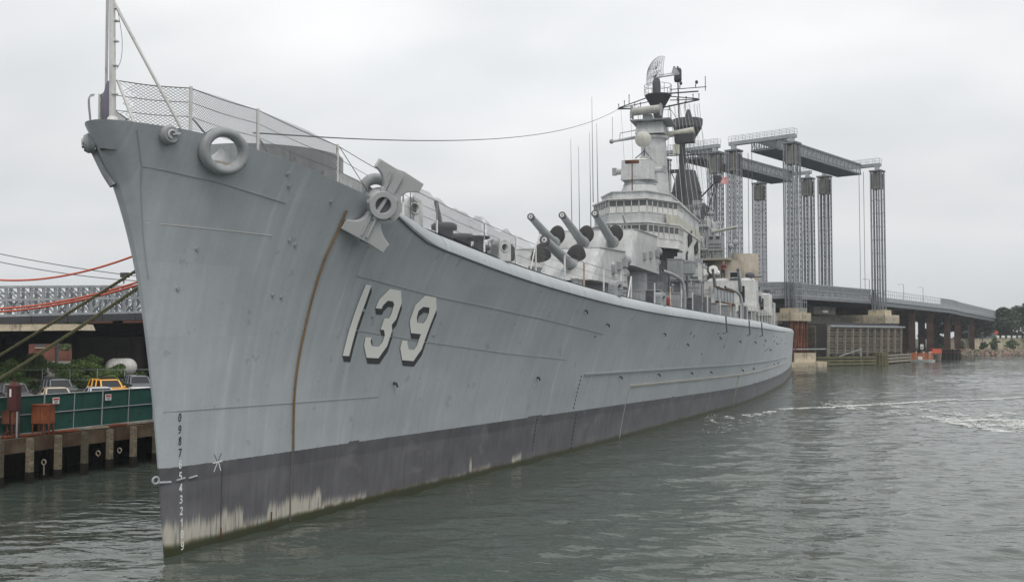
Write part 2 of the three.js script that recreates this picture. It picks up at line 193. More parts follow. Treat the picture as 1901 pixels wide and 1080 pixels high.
{
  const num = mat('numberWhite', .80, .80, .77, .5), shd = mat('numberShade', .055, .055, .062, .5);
  const one = [[6.72, 7.37], [7, 7.35], [7, 6.8], [6.95, 6.06], [6.95, 5.08], [6.63, 5.1], [6.62, 5.81], [6.66, 6.62]];
  const three = [[7.94, 7.28], [8.54, 7.24], [8.82, 6.84], [8.82, 6.29], [8.68, 6.1], [8.8, 5.91], [8.77, 5.39], [8.48, 4.98], [7.85, 5.01], [7.55, 5.42], [7.52, 5.69], [7.83, 5.68], [7.83, 5.55], [7.96, 5.39], [8.32, 5.37], [8.46, 5.53], [8.48, 5.76], [8.35, 5.93], [8.17, 5.94], [8.19, 6.31], [8.42, 6.32], [8.47, 6.44], [8.45, 6.78], [8.33, 6.88], [8.05, 6.89], [7.9, 6.73], [7.89, 6.62], [7.58, 6.63], [7.6, 6.91]];
  const nine = [[9.94, 7.13], [10.61, 7.08], [10.89, 6.68], [10.79, 5.25], [10.5, 4.84], [9.83, 4.89], [9.53, 5.3], [9.51, 5.58], [9.82, 5.56], [9.86, 5.47], [10.03, 5.26], [10.34, 5.24], [10.44, 5.39], [10.47, 5.79], [9.88, 5.83], [9.59, 6.24], [9.59, 6.79]];
  const hole = [[10.08, 6.74], [10.44, 6.72], [10.52, 6.55], [10.5, 6.3], [10.4, 6.17], [10.04, 6.19], [9.92, 6.37], [9.89, 6.6]];
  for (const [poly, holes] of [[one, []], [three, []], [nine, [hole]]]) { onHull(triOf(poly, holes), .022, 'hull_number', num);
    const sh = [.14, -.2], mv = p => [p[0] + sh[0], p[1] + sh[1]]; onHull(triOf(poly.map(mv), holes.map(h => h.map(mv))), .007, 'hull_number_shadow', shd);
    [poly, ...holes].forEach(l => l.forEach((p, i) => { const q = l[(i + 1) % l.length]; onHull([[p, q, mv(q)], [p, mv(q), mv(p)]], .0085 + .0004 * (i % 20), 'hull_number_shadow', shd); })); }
  const font = await new FontLoader().loadAsync('fonts/droid/droid_sans_bold.typeface.json'); const mark = (ch, s, y, h, m, off) => { for (const sh of font.generateShapes(ch, h * 1.36)) { const pt = sh.extractPoints(4); onHull(triOf(pt.shape.map(p => [p.x * .74 + s, p.y + y]), pt.holes.map(hh => hh.map(p => [p.x * .74 + s, p.y + y]))), off, 'draft_mark', m); } };
  const mk = mat('markDark', .03, .03, .034, .5); '098765432109'.split('').forEach((ch, i) => { const y = 3.48 - i * .308, s = .12 + i * .027; mark(ch, s, y, .16, y > 2.25 ? mk : M.whitePaint, .006); });
  const stroke = (a, b, w, m, off = .006) => { const dx = b[0] - a[0], dy = b[1] - a[1], l = Math.hypot(dx, dy), nx = -dy / l * w / 2, ny = dx / l * w / 2; const q = [[a[0] + nx, a[1] + ny], [b[0] + nx, b[1] + ny], [b[0] - nx, b[1] - ny], [a[0] - nx, a[1] - ny]]; onHull([[q[0], q[1], q[2]], [q[0], q[2], q[3]]], off, 'hull_symbol', m); };
  stroke([1.53, 2.245], [1.92, 2.265], .035, M.whitePaint, .007); stroke([1.72, 2.25], [1.6, 2.0], .03, M.whitePaint); stroke([1.76, 2.25], [1.88, 2.0], .03, M.whitePaint); stroke([1.7, 2.28], [1.58, 2.48], .02, mk); stroke([1.74, 2.28], [1.86, 2.48], .02, mk);
}
// plate laps and welds standing proud of the hull
function seam(path, w = .035, h = .018, m = M.haze, name = 'plate_seam') { const pts = []; for (let k = 0; k < path.length - 1; k++) { const [a, b] = [path[k], path[k + 1]], n = Math.max(2, Math.ceil(Math.hypot(b[0] - a[0], b[1] - a[1]) / .5)); for (let i = 0; i < n; i++) pts.push([lerp(a[0], b[0], i / n), lerp(a[1], b[1], i / n)]); } pts.push(path[path.length - 1]);
  const B = mb(); for (let k = 0; k < pts.length - 1; k++) { const n = hullN(...pts[k]); B.beam(hullP(...pts[k], h * .3), hullP(...pts[k + 1], h * .3), w, h, n); } return B.build(name, m, hull); }
const seamMat = mat('seamGrey', .30, .325, .34, .6);
seam([[-1.89, 9.89], [.06, 9.73], [2.43, 9.45]], .022, .022, seamMat); seam([[-1.43, 8.55], [2.35, 8.54]], .018, .014, mat('seamPale', .55, .55, .52, .6)); seam([[-2.3, 10.7], [-1.89, 9.89], [-1.6, 8.98], [-1.07, 7.17]], .025, .02, seamMat);
seam([[-.36, 3.77], [4.68, 3.7], [9, 3.66]], .025, .018, seamMat); seam([[6.19, 7.61], [10.84, 7.08], [19.9, 6.38], [26.5, 5.8]], .03, .02, seamMat); seam([[6.5, 5.95], [11, 5.5], [17, 5.0], [23, 4.62]], .03, .016, seamMat);
seam([[25.7, 3.84], [40, 3.68], [60, 3.45], [86, 3.2], [108, 3.05]], .09, .07, seamMat); seam([[32.9, 2.96], [45, 2.8], [59.8, 2.6], [86.7, 2.5], [108, 2.42]], .10, .06, mat('seamRusty', .50, .49, .45, .7, wearTex)); seam([[32.9, 2.94], [32.7, .1]], .08, .03, seamMat); seam([[59.9, 2.6], [60.2, .1]], .1, .04, M.tan);
seam([[1.93, 2.15], [2.0, .1]], .03, .012, mat('bootSeam', .075, .072, .075, .7)); seam([[4.2, .5], [4.2, .05]], .05, .02, M.rustSteel); seam([[1.99, .42], [2.0, .05]], .05, .02, M.rustSteel);
{ const gp = []; for (let s = 6.8; s < 108; s += s < 30 ? 1 : 3) gp.push([s, yd(s) - rg(s) - .03]); seam(gp, .05, .035, mat('seamDark', .10, .105, .11, .7)); }
for (const [s0, y0, y1] of [[25.4, 3.8, 2.1], [25.9, 1.95, .1], [21.5, 2.0, .5]]) for (let k = 0; k < 9; k++) { const a = lerp(y0, y1, k / 9), b = lerp(y0, y1, (k + .55) / 9); mb().beam(hullP(s0, a, .008), hullP(s0, b, .008), .06, .02, hullN(s0, a)).build('plate_edge', M.dark, hull); }
{ // run of rusty discharge pipe down the bow
  const pp = [[4.63, 9.48], [4.65, 8.81], [4.57, 8.04], [4.56, 7.15], [4.59, 6.1], [4.61, 5.13], [4.68, 4.15], [4.85, 3.1], [4.99, 2.25]].map(p => hullP(p[0], p[1], .05)); mb().tube(pp, .032, 60, 8).build('discharge_pipe', mat('pipeBrown', .27, .17, .075, .8, wearTex), hull);
  seam([[4.99, 2.23], [5.1, .1]], .06, .02, mat('pipeFoot', .13, .12, .115, .8)); }
{ // bolted pads, spigots and scuppers on the plating
  const R = rngOf(5), pads = [[2.3, 9.9], [3.95, 9.65], [.05, 8.0], [3.05, 8.45], [3.3, 8.35], [-.3, 6.95], [3.0, 6.9], [3.35, 6.85], [7.05, 6.55], [11.3, 5.75], [7.6, 6.35], [2.1, 10.2]];
  for (const [s, y] of pads) { const a = hullP(s, y, -.02), b = hullP(s, y, .035); mb().bar(a, b, .055, 8).build('bolted_pad', seamMat, hull); }
  for (const [s, y] of [[20.5, 3.9], [30.8, 3.55], [37.5, 3.45], [44.7, 3.3], [49.8, 3.2], [60.5, 3.0], [66, 2.95], [83.5, 2.85], [89, 2.8], [36, 5.85], [41.5, 5.2], [49, 5.6], [56, 5.3], [63, 5.2], [70, 5.3], [77, 4.4], [85, 4.9], [9.7, 4.1], [23.2, 6.9], [26.5, 6.3]]) { const a = hullP(s, y, -.02), b = hullP(s, y, .12), c = hullP(s + .07, y - .11, .15); mb().bar(a, b, .05, 7).bar(b, c, .035, 6).build('scupper', M.darkMast, hull); }
  for (let k = 0; k < 18; k++) { const s = 24 + 80 * R(), y = lerp(4.2, 6.0, R()); mb().beam(hullP(s, y, .01), hullP(s + .05, y + .08 + .12 * R(), .02), .05, .03).build('pad_eye', M.darkMast, hull); }
  // towing shackles on the stem near the waterline
  const ring = new THREE.TorusGeometry(.085, .03, 8, 20); mb().add(ring, new THREE.Matrix4().makeRotationY(1.1).setPosition(V(-.42, 0, 2.02))).bar(V(-.36, .02, 1.95), V(-.02, .17, 1.93), .035, 6).build('stem_shackle', M.galv, hull);
  for (const s of [.16, .62]) mb().bar(hullP(s, 1.95, .02), hullP(s + .3, 1.98, .03), .03, 6).build('stem_bracket', M.galv, hull);
}
// ---------------------------------------------------------------- the ship: forecastle
const edge = (s, sg = 1, dy = 0, inn = .06) => V(s, sg * Math.max(.02, deckB(s) - rg(s) - inn), yd(s) + dy);
{
  const js = mb(); js.bar(V(-2.3, 0, 10.8), V(-2.42, 0, 14.9), .085, 10, .07).build('jackstaff', M.white, ship); const jj = ship.children[ship.children.length - 1];
  mb().lathe([[.0, 0], [.16, 0], [.16, .1], [.1, .22], [.0, .22]], V(-2.3, 0, 10.83)).build('foot_casting', M.white, jj);
  mb().bar(V(-2.2, -.28, 10.85), V(-2.2, -.3, 14.6), .035, 8).build('side_pole', M.hazeLight, jj);
  for (const y of [11.6, 12.3, 12.9, 13.4, 13.7]) mb().box(V(-2.33, .07, y), .09, .035, .16).build('cleat', M.white, jj);
  mb().bar(V(-2.4, .02, 13.9), V(-1.44, 1.33, 10.87), .04, 8).build('brace', M.white, jj); mb().bar(V(-2.2, .05, 11.95), V(-2.3, .62, 10.85), .035, 8).build('brace', M.white, jj);
  mb().tube([V(-2.32, .1, 13.7), V(-2.28, .22, 12.9), V(-2.28, .18, 12.4), V(-2.32, .1, 12.2)], .008, 20, 4).build('halyard', M.wire, jj);
  mb().tube([V(-2.7, -.3, 10.85), V(-2.75, -.3, 11.5), V(-2.6, -.3, 11.55)], .014, 12, 5).tube([V(-2.55, -.45, 10.85), V(-2.6, -.45, 11.5), V(-2.5, -.4, 11.55)], .014, 12, 5).build('fairing_rail', M.galv, ship);
  const ff = mb(); ff.lathe([[.02, 0], [.14, .12], [.17, .45], [.12, .8], [.05, 1.05], [.02, 1.1]], P3(0, 0, 0), 9).build('furled_flag', mat('furl', .16, .15, .20, .9), scene);
  const f = scene.children[scene.children.length - 1]; f.position.copy(V(-2.24, -.2, 10.86)); f.scale.set(1, 1, .7); tag(f, 'furled dark purplish flag bundled at the foot of the bow flagstaff', 'flag');
}
const ps = [-1.1, .9, 3.9, 7.6, 10, 13.4, 16.1, 18, 21.1, 23.4, 26, 28.5, 30.1, 34.1, 37.1, 39.4, 41.9, 45.5, 49, 52.6, 54.5, 56.6, 59.5, 62.2, 65.2, 68.2, 71.3, 74.6, 78, 81.7, 86, 91, 97];
for (const sg of [1, -1]) ps.forEach((s, i) => { if (sg < 0 && s > 30) return; const a = edge(s, sg, -.02), h = s < 5 ? 1.12 : 1.08, b = a.clone().add(P3(0, h, 0)); const two = s > 4 && s < 15;
  const o = two ? mb().bar(a, a.clone().lerp(b, .42), .04, 7).build('stanchion', M.whitePaint, ship) : mb().bar(a, b, .043, 8).build('stanchion', i % 5 === 4 ? M.whiteRust : M.white, ship);
  if (two) mb().bar(a.clone().lerp(b, .4), b, .028, 6).build('upper_post', M.galv, o); else mb().sphere(b, .045, .045, .045, 8, 6).build('eye', M.white, o);
  if (s < 3) mb().bar(edge(s + .5, sg, 0, .12), a.clone().lerp(b, .35), .03, 6).build('foot_brace', M.white, o); });
for (const s of [18, 30.1]) mb().bar(edge(s - .5, 1, -.02), edge(s, 1, 1.12), .03, 6).build('rail_brace', M.whitePaint, ship);
// guard wires
for (const sg of [1, -1]) for (const h of [1.08, .72, .36]) { const st = [[-2.25, 0, 10.86 + h * 1.02]]; const B = mb(); let prev = V(...st[0]); for (const s of ps) { if (s > (sg > 0 ? 82 : 30)) break; const q = edge(s, sg, h), mid = prev.clone().lerp(q, .5); mid.y -= .035; if (s < 14) B.tube([prev, mid, q], h > 1 ? .013 : .009, 6, 4); else B.bar(prev, q, h > 1 ? .012 : .008, 4); prev = q; } B.build('guard_wire', M.wire, ship); }
// rope netting laced to the guard wires: forecastle and waist
function netting(s0, s1, sg, top, cell, r, jag = 0) { const a = s => s < -1.1 ? V(-2.25, 0, 10.86).lerp(edge(-1.1, sg), (s + 2.25) / 1.15) : edge(s, sg); const B = mb(), L = s1 - s0, n = Math.round(L / cell), T = s => top + (jag ? (fbm(s * 1.7, 3, 2) - .5) * jag : 0), at = (k, h) => { const s = clamp(s0 + k * cell, s0, s1); return a(s).add(P3(sg * .012, .03 + h, 0)); };
  for (let k = -Math.ceil(top / cell); k <= n; k++) for (const dir of [1, -1]) { const pts = []; for (let q = 0; q <= 4; q++) { const kk = k + (dir > 0 ? q / 4 : 1 - q / 4) * top / cell; pts.push([kk, q / 4]); } for (let q = 0; q < 4; q++) { const [k0, h0] = pts[q], [k1, h1] = pts[q + 1]; if (Math.min(k0, k1) < 0 || Math.max(k0, k1) > n) continue; const p = at(k0, h0 * T(s0 + k0 * cell)), w = at(k1, h1 * T(s0 + k1 * cell)); if (p.distanceTo(w) > .01) B.bar(p, w, r, 3); } }
  B.build('netting', M.net, ship, 'stuff'); }
netting(-2.2, 4.0, 1, 1.04, .075, .0062); netting(-2.2, 5.2, -1, 1.04, .075, .0062); netting(8.2, 13.4, 1, 1.12, .09, .006, .5); netting(13.4, 16.1, 1, 1.1, .1, .006, .4); netting(16.1, 19, 1, 1.0, .14, .005, .3);
mb().bar(edge(4.0, 1, 1.06), edge(5.3, 1, .1), .012, 5).bar(edge(8.2, 1, 0), edge(8.2, 1, 1.25), .016, 5).build('net_edge_rope', M.wire, ship);
{ // curved splinter wall behind the bow netting
  const shp = new THREE.Shape(), r = 2.45; shp.absarc(0, 0, r, .2, Math.PI + .75, false); shp.absarc(0, 0, r - .06, Math.PI + .75, .2, true);
  const g = new THREE.ExtrudeGeometry(shp, { depth: 1.55, bevelEnabled: false, curveSegments: 40 }); g.rotateX(-Math.PI / 2); g.rotateY(Math.PI); g.rotateY(-.0);
  const m = new THREE.Matrix4().makeTranslation(-.05, 9.66, -4.7); const o = mb().add(g, m).build('splinter_wall', M.haze, ship);
  for (const a of [-.15, .7, 1.55]) { const c = V(4.7 - 2.47 * Math.sin(a), -.05 + 2.47 * Math.cos(a), 10.4); mb().box(c, .05, 1.45, .05, -a).build('wall_rib', M.haze, o); }
  mb().box(V(3.9, 1.75, 10.38), .5, .35, .7, .3).build('hatch_box', M.rustSteel, ship);
  const bolster = [[4.1, 2.35], [4.3, 2.75], [5.4, 3.05], [6.2, 3.2], [6.2, 2.2], [5, 1.9]], lo = bolster.map(p => V(p[0], p[1], 9.7)), hi = bolster.map((p, i) => V(p[0], p[1], [10.62, 10.6, 10.4, 10.2, 10.3, 10.6][i])); mb().loft(lo, hi).build('anchor_bolster', M.hazeLight, ship);
}
function torusGeo(R, r, rx = 1, ry = 1) { const g = new THREE.TorusGeometry(R, r, 18, 48); g.scale(rx, ry, 1); return g; }
{ // big open bull ring at the port bow: tube lip with a flared throat running inboard
  const n = hullN(-.1, 10.3), c = hullP(-.1, 10.5, .02); n.y = Math.max(n.y, -.12); n.normalize(); const m = basisTo(n); m.setPosition(c); const o = mb().add(torusGeo(.6, .155, 1, .82), m).build('bull_ring', M.haze, ship);
  const th = new THREE.CylinderGeometry(.52, .42, .9, 40, 1, true, Math.PI * .5, Math.PI); th.scale(1, 1, .84); th.rotateX(Math.PI / 2); th.rotateZ(Math.PI); th.rotateX(.42); th.translate(0, -.02, -.4); const m2 = m.clone(); mb().add(th, m2).build('throat', M.hazeLight, o);
  mb().beam(hullP(-.45, 10.26, .02).add(P3(0, -.02, 0)), hullP(.2, 10.22, .02), .03, .05).build('chafe_patch', M.tan, o);
  for (const [s, sg, y] of [[-1.62, 1, 10.68], [-2.3, -1, 10.45]]) { const nn = hullN(s, y - .2); if (sg < 0) nn.x *= -1; nn.y = -.05; nn.normalize(); const q = basisTo(nn), cc = hullP(s, y, .05, sg); q.setPosition(cc); const B = mb().add(new THREE.CylinderGeometry(.24, .24, .16, 28).rotateX(Math.PI / 2), q); const q2 = q.clone().setPosition(cc.clone().addScaledVector(nn, .12)); B.add(new THREE.CylinderGeometry(.19, .25, .1, 28).rotateX(Math.PI / 2), q2); const f = B.build('fairlead_roller', M.haze, ship);
    const q3 = q.clone().setPosition(cc.clone().addScaledVector(nn, .19)); mb().add(new THREE.TorusGeometry(.1, .03, 8, 20, Math.PI * 1.4), q3).beam(cc.clone().addScaledVector(nn, .2), cc.clone().addScaledVector(nn, .2).add(P3(.12, .05, -.14)), .04, .04).build('roller_guard', M.hazeLight, f);
    if (sg < 0) mb().tube([0, .3, .6, .9].map(k => hullP(s + .1 + .28 * k, y - .15 - k * .95, .05, -1)), .1, 12, 10).build('chafing_strip', M.haze, ship); }
}
function chock(s, b, w, h, turn, m = M.hazeLight) { const sh = new THREE.Shape(); sh.moveTo(-w / 2, 0); sh.lineTo(-w / 2, h * .62); sh.absarc(0, h * .62, w / 2, Math.PI, 0, true); sh.lineTo(w / 2, 0); sh.closePath(); const ho = new THREE.Path(); ho.absellipse(0, h * .58, w * .27, h * .27, 0, 6.283); sh.holes.push(ho); const mm = new THREE.Matrix4().makeRotationY(turn); mm.setPosition(V(s, b, yd(s) - .05)); const o = mb().ext(sh, .42, mm, .05).build('closed_chock', m, ship); const mi = new THREE.Matrix4().makeRotationY(turn); mi.setPosition(V(s, b, yd(s) - .05)); mb().add(new THREE.TorusGeometry(w * .29, .035, 8, 24).translate(0, h * .58, .47), mi).build('lip', m, o); }
chock(8.75, 3.05, .62, .95, .95); chock(15.1, 4.2, .55, .85, .9); chock(27.9, 6.15, .5, .72, 1.0, M.haze); chock(35.6, 7.15, .5, .7, 1.1, M.haze);
{ // deck gear seen over the gunwale: ventilators, reel, winch, derrick stump
  const vent = (s, b, r, h) => { const o = mb().lathe([[r * .8, 0], [r * .8, h * .7], [r * 1.15, h * .75], [r * 1.15, h * .92], [r * .9, h], [0, h]], V(s, b, yd(s) - .05), 22).build('ventilator', M.darkMast, ship); return o; };
  vent(12.6, 2.9, .42, 1.0); vent(14.4, 2.9, .5, .95); vent(15.9, 3.2, .35, .8);
  mb().bar(V(14.9, 2.1, 9.2), V(13.9, 2.05, 10.95), .085, 10).build('derrick_stump', M.haze, ship);
  const w = mb(); w.bar(V(17.0, 2.6, 9.1), V(17.0, 3.6, 9.1), .28, 14).box(V(17, 3.1, 8.7), 1.2, .5, .8).bar(V(17.3, 2.9, 8.8), V(17.6, 3.0, 9.7), .03, 6).bar(V(16.6, 3.2, 9.3), V(17.6, 3.3, 9.5), .04, 6).sphere(V(16.7, 3, 9.5), .14).sphere(V(17.2, 3.3, 9.62), .12).tube([V(17.1, 3.1, 9.3), V(17.5, 3.3, 9.55), V(18.2, 3.4, 9.5), V(18.4, 3.4, 9.2)], .045, 16, 6).build('mooring_winch', M.haze, ship);
  for (const [s, b] of [[20, 4.2], [24.5, 5], [31, 5.9]]) { const o = mb().lathe([[.0, 0], [.17, 0], [.15, .1], [.15, .42], [.2, .46], [.2, .52], [0, .54]], V(s, b, yd(s) - .04), 14).build('bollard', M.haze, ship); mb().lathe([[.0, 0], [.17, 0], [.15, .1], [.15, .42], [.2, .46], [.2, .52], [0, .54]], V(s + .6, b + .08, yd(s) - .04), 14).build('bollard_twin', M.haze, o); }
  mb().lathe([[0, 0], [.42, 0], [.42, .08], [.22, .14], [.22, .66], [.42, .72], [.42, .8], [0, .8]], V(14.3, 3.7, yd(14.3) - .02), 20).build('cable_reel', M.darkMast, ship);
}
// ---------------------------------------------------------------- bower anchor stowed on the port bow
{
  mat('anchorGrey', .40, .42, .43, .55); const z = P3(.62, -.2, .74).normalize(), x = new THREE.Vector3().crossVectors(UP, z).normalize(), y = new THREE.Vector3().crossVectors(z, x), c = V(5.37, 3.645, 9.7), base = new THREE.Matrix4().makeBasis(x, y, z).setPosition(c);
  const a = thing('anchor', 'grey stockless anchor hung at the hawse on the port bow', 'anchor'); a.position.setFromMatrixPosition(base); a.quaternion.setFromRotationMatrix(base); const I = new THREE.Matrix4();
  const k = 1 / 231, pt = p => [(p[0] - 1035) * k, -(p[1] - 690) * k], path = (arr) => { const s = new THREE.Shape(); s.moveTo(...pt(arr[0])); for (const q of arr.slice(1)) q.length === 2 ? s.lineTo(...pt(q)) : s.quadraticCurveTo(...pt(q), ...pt([q[2], q[3]])); s.closePath(); return s; };
  const up = path([[1010, 380], [1130, 440], [1180, 452], [1325, 530], [1298, 586], [1205, 570, 1165, 625], [1170, 680], [1000, 640], [1052, 560], [1050, 470, 985, 425]]);
  const dn = path([[760, 865], [790, 808], [905, 835, 940, 755], [1000, 700], [1110, 760], [1030, 810], [1025, 890, 1098, 970], [1062, 1022], [960, 962]]);
  const T = (zz) => new THREE.Matrix4().makeTranslation(0, 0, zz);
  const fu = mb().ext(up, .2, T(-.2), .03).build('fluke', M.anchorGrey, a), fd = mb().ext(dn, .2, T(-.16), .03).build('fluke', M.anchorGrey, a);
  const rib = (parent, p, q, w, d) => { const P = pt(p), Q = pt(q); mb().beam(P3(P[0], P[1], d), P3(Q[0], Q[1], d), w, .12, P3(0, 0, 1)).build('rib', M.anchorGrey, parent); };
  rib(fu, [1150, 470], [1085, 600], .24, .06); rib(fu, [1085, 450], [1045, 590], .06, .05); rib(fd, [1000, 760], [935, 920], .07, .1); rib(fd, [960, 760], [900, 905], .05, .06); { const P = pt([985, 975]), Q = pt([940, 960]); mb().loft([P3(P[0], P[1] + .1, -.1), P3(Q[0], Q[1] + .1, -.1), P3(Q[0] - .05, Q[1] - .02, -.55), P3(P[0], P[1] - .05, -.55)].map(v => P3(v.x, v.y, v.z)), [P3(P[0], P[1] + .2, .02), P3(Q[0], Q[1] + .2, .02), P3(Q[0] - .05, Q[1] + .05, -.55), P3(P[0], P[1] + .05, -.55)]).build('toe', M.haze, fd); }
  const cr = new THREE.CylinderGeometry(.5, .56, .75, 32).rotateX(Math.PI / 2).translate(.12, -.06, -.3); const cg = mb().add(cr).build('crown', M.anchorGrey, a);
  const ringS = new THREE.Shape(); ringS.absarc(0, 0, .41, 0, 6.283); const rh = new THREE.Path(); rh.absarc(0, 0, .265, 0, 6.283); ringS.holes.push(rh); mb().ext(ringS, .14, T(.06), .02).build('collar', M.anchorGrey, cg); mb().add(new THREE.CircleGeometry(.3, 28), T(.082)).build('socket', mat('socket', .12, .12, .14, .7), cg);
  mb().beam(P3(.1, .22, .12), P3(-.14, -.2, .12), .1, .08, P3(0, 0, 1)).build('pin', M.anchorGrey, cg);
  for (let q = 0; q < 5; q++) { const t = q * 1.2566 + .4; mb().box(P3(.44 * Math.cos(t), .44 * Math.sin(t), .1), .12, .1, .14, 0, 0, t).build('lug', M.anchorGrey, cg); }
  // hawse lip round the shank
  const hc = V(5.75, 3.28, 9.97), hm = basisTo(P3(.66, -.1, .75)); hm.setPosition(hc); mb().add(torusGeo(.5, .15, 1, 1.18), hm).build('hawse_lip', M.haze, ship); mb().bar(c.clone().addScaledVector(z, -.5), hc.clone().addScaledVector(z, -.9), .17, 12).build('anchor_seat', M.haze, ship);
}
// ---------------------------------------------------------------- main battery
function turret(sF, sFt, sR, y0, y1, bar, ob) {
  const t = new THREE.Group(); t.name = 'gun_turret'; ship.add(t); t.position.x = ob;
  const lo = [V(sF, -3.55, y0), V(sF, 3.55, y0), V(sF + .9, 3.7, y0), V(sR - 2, 3.7, y0 + .02), V(sR, 2.6, y0 + .02), V(sR, -2.6, y0 + .02), V(sR - 2, -3.7, y0 + .02), V(sF + .9, -3.7, y0)], hi = [V(sFt, -3.3, y1), V(sFt, 3.3, y1), V(sFt + .5, 3.5, y1), V(sR - 2, 3.55, y1 + .25), V(sR, 2.4, y1 + .25), V(sR, -2.4, y1 + .25), V(sR - 2, -3.55, y1 + .25), V(sFt + .5, -3.5, y1)];
  mb().loft(lo, hi).build('gun_house', M.turretGrey, t);
  mb().loft(hi.map(v => v.clone().add(P3(0, .01, 0)).multiply(P3(1.02, 1, 1))), hi.map(v => v.clone().add(P3(0, .07, 0)).multiply(P3(1.02, 1, 1)))).build('roof_plate', M.turretGrey, t);
  mb().lathe([[3.35, yd(50) - .3], [3.35, y0 + .02]], V((sF + sR) / 2 + .8, 0, 0), 40).build('barbette', M.haze, t);
  for (const [b, on, sb, yb, sm, ym, rb, rm, sbl, ybl] of bar) {
    const el = Math.atan2(ym - yb, sb - sm), B = mb(), g = new THREE.SphereGeometry(1, 22, 14); g.scale(.6, 1.0, .42); B.add(g, new THREE.Matrix4().makeRotationX(-.5).setPosition(V(sbl, b + .02, ybl))); const bl = B.build('gun_bloomer', M.black, t);
    for (let q = 0; q < 9; q++) { const a = q * .7; mb().bar(V(sbl - .4, b + .2 * Math.cos(a), ybl + .2 * Math.sin(a)), V(sbl - .2 + .45 * Math.sin(a), b + .52 * Math.cos(a), ybl + .85 * Math.sin(a)), .03, 5).build('fold', M.black, bl); }
    if (!on) continue; const p = V(sb + .5, b, yb - .1), q = V(sm, b, ym); const gb = mb().bar(p, q, rb, 20, rm).build('gun_barrel', M.haze, t); const d = q.clone().sub(p).normalize();
    mb().add(new THREE.CylinderGeometry(rm * 1.12, rm * 1.05, .25, 20).rotateX(Math.PI / 2), basisTo(d).setPosition(q.clone().addScaledVector(d, -.02))).build('muzzle_ring', M.darkMast, gb); mb().add(new THREE.CylinderGeometry(rm * .62, rm * .62, .05, 18).rotateX(Math.PI / 2), basisTo(d).setPosition(q.clone().addScaledVector(d, .1))).build('tampion', M.hazeWhite, gb); mb().add(new THREE.CylinderGeometry(rm * .25, rm * .25, .06, 12).rotateX(Math.PI / 2), basisTo(d).setPosition(q.clone().addScaledVector(d, .11))).build('tampion_boss', M.darkMast, gb);
    mb().add(new THREE.CylinderGeometry(rb * 1.25, rb * 1.35, .5, 20).rotateX(Math.PI / 2), basisTo(d).setPosition(p.clone().addScaledVector(d, .25))).build('gun_sleeve', M.haze, gb); }
  // rungs, sight hoods and lockers on the port cheek
  for (let q = 0; q < 3; q++) mb().box(V(lerp(sFt + 2, sR - 2.5, q / 2.2), 3.68, y0 + .9 + .3 * q), .3, .5, .7).build('sight_hood', M.haze, t);
  for (let q = 0; q < 5; q++) mb().box(V(sR - 2.8, 3.72, y0 + .35 + .42 * q), .05, .03, .4).build('rung', M.haze, t);
  mb().sphere(V(sR - 2.2, 3.7, y0 + 1.7), .28, .32, .28).sphere(V(sR - 1.8, 3.5, y0 + .9), .28, .32, .28).build('sight_port', M.haze, t);
  return t; }
turret(31.2, 34.6, 43.0, 8.75, 10.75, [[2.08, 1, 33.0, 9.66, 27.1, 10.57, .33, .23, 33.6, 10.05], [0, 0, 0, 0, 0, 0, 0, 0, 33.7, 10.2], [-2.08, 0, 0, 0, 0, 0, 0, 0, 33.7, 10.2]], .73);
turret(43.5, 46.0, 56.5, 10.35, 12.95, [[2.05, 1, 44.75, 12.05, 39.6, 13.34, .33, .21, 45.6, 12.42], [0, 1, 44.75, 12.08, 39.35, 13.28, .33, .21, 45.6, 12.45], [-2.05, 1, 44.75, 12.14, 39.3, 13.25, .33, .21, 45.55, 12.5]], .6);
mb().bar(V(53, 2.4, 12.9), V(50.3, 2.3, 14.5), .09, 10, .06).build('saluting_gun', M.haze, ship); mb().lathe([[0, 0], [.5, 0], [.5, .8], [.38, 1.0], [0, 1.05]], V(52.8, 1.3, 13.0), 18).build('periscope_hood', M.haze, ship);
{ const sg = mat('turretMark', .74, .75, .74, .5); for (const [s, y, w, h] of [[36.9, 10.05, .4, .1], [36.9, 9.9, .14, .3], [36.95, 9.75, .4, .1], [37.2, 9.45, .1, .3], [37.5, 9.4, .1, .3]]) mb().box(V(s, 4.47 - (y - 8.75) * .1, y), .02, h, w).build('turret_mark', sg, ship); }
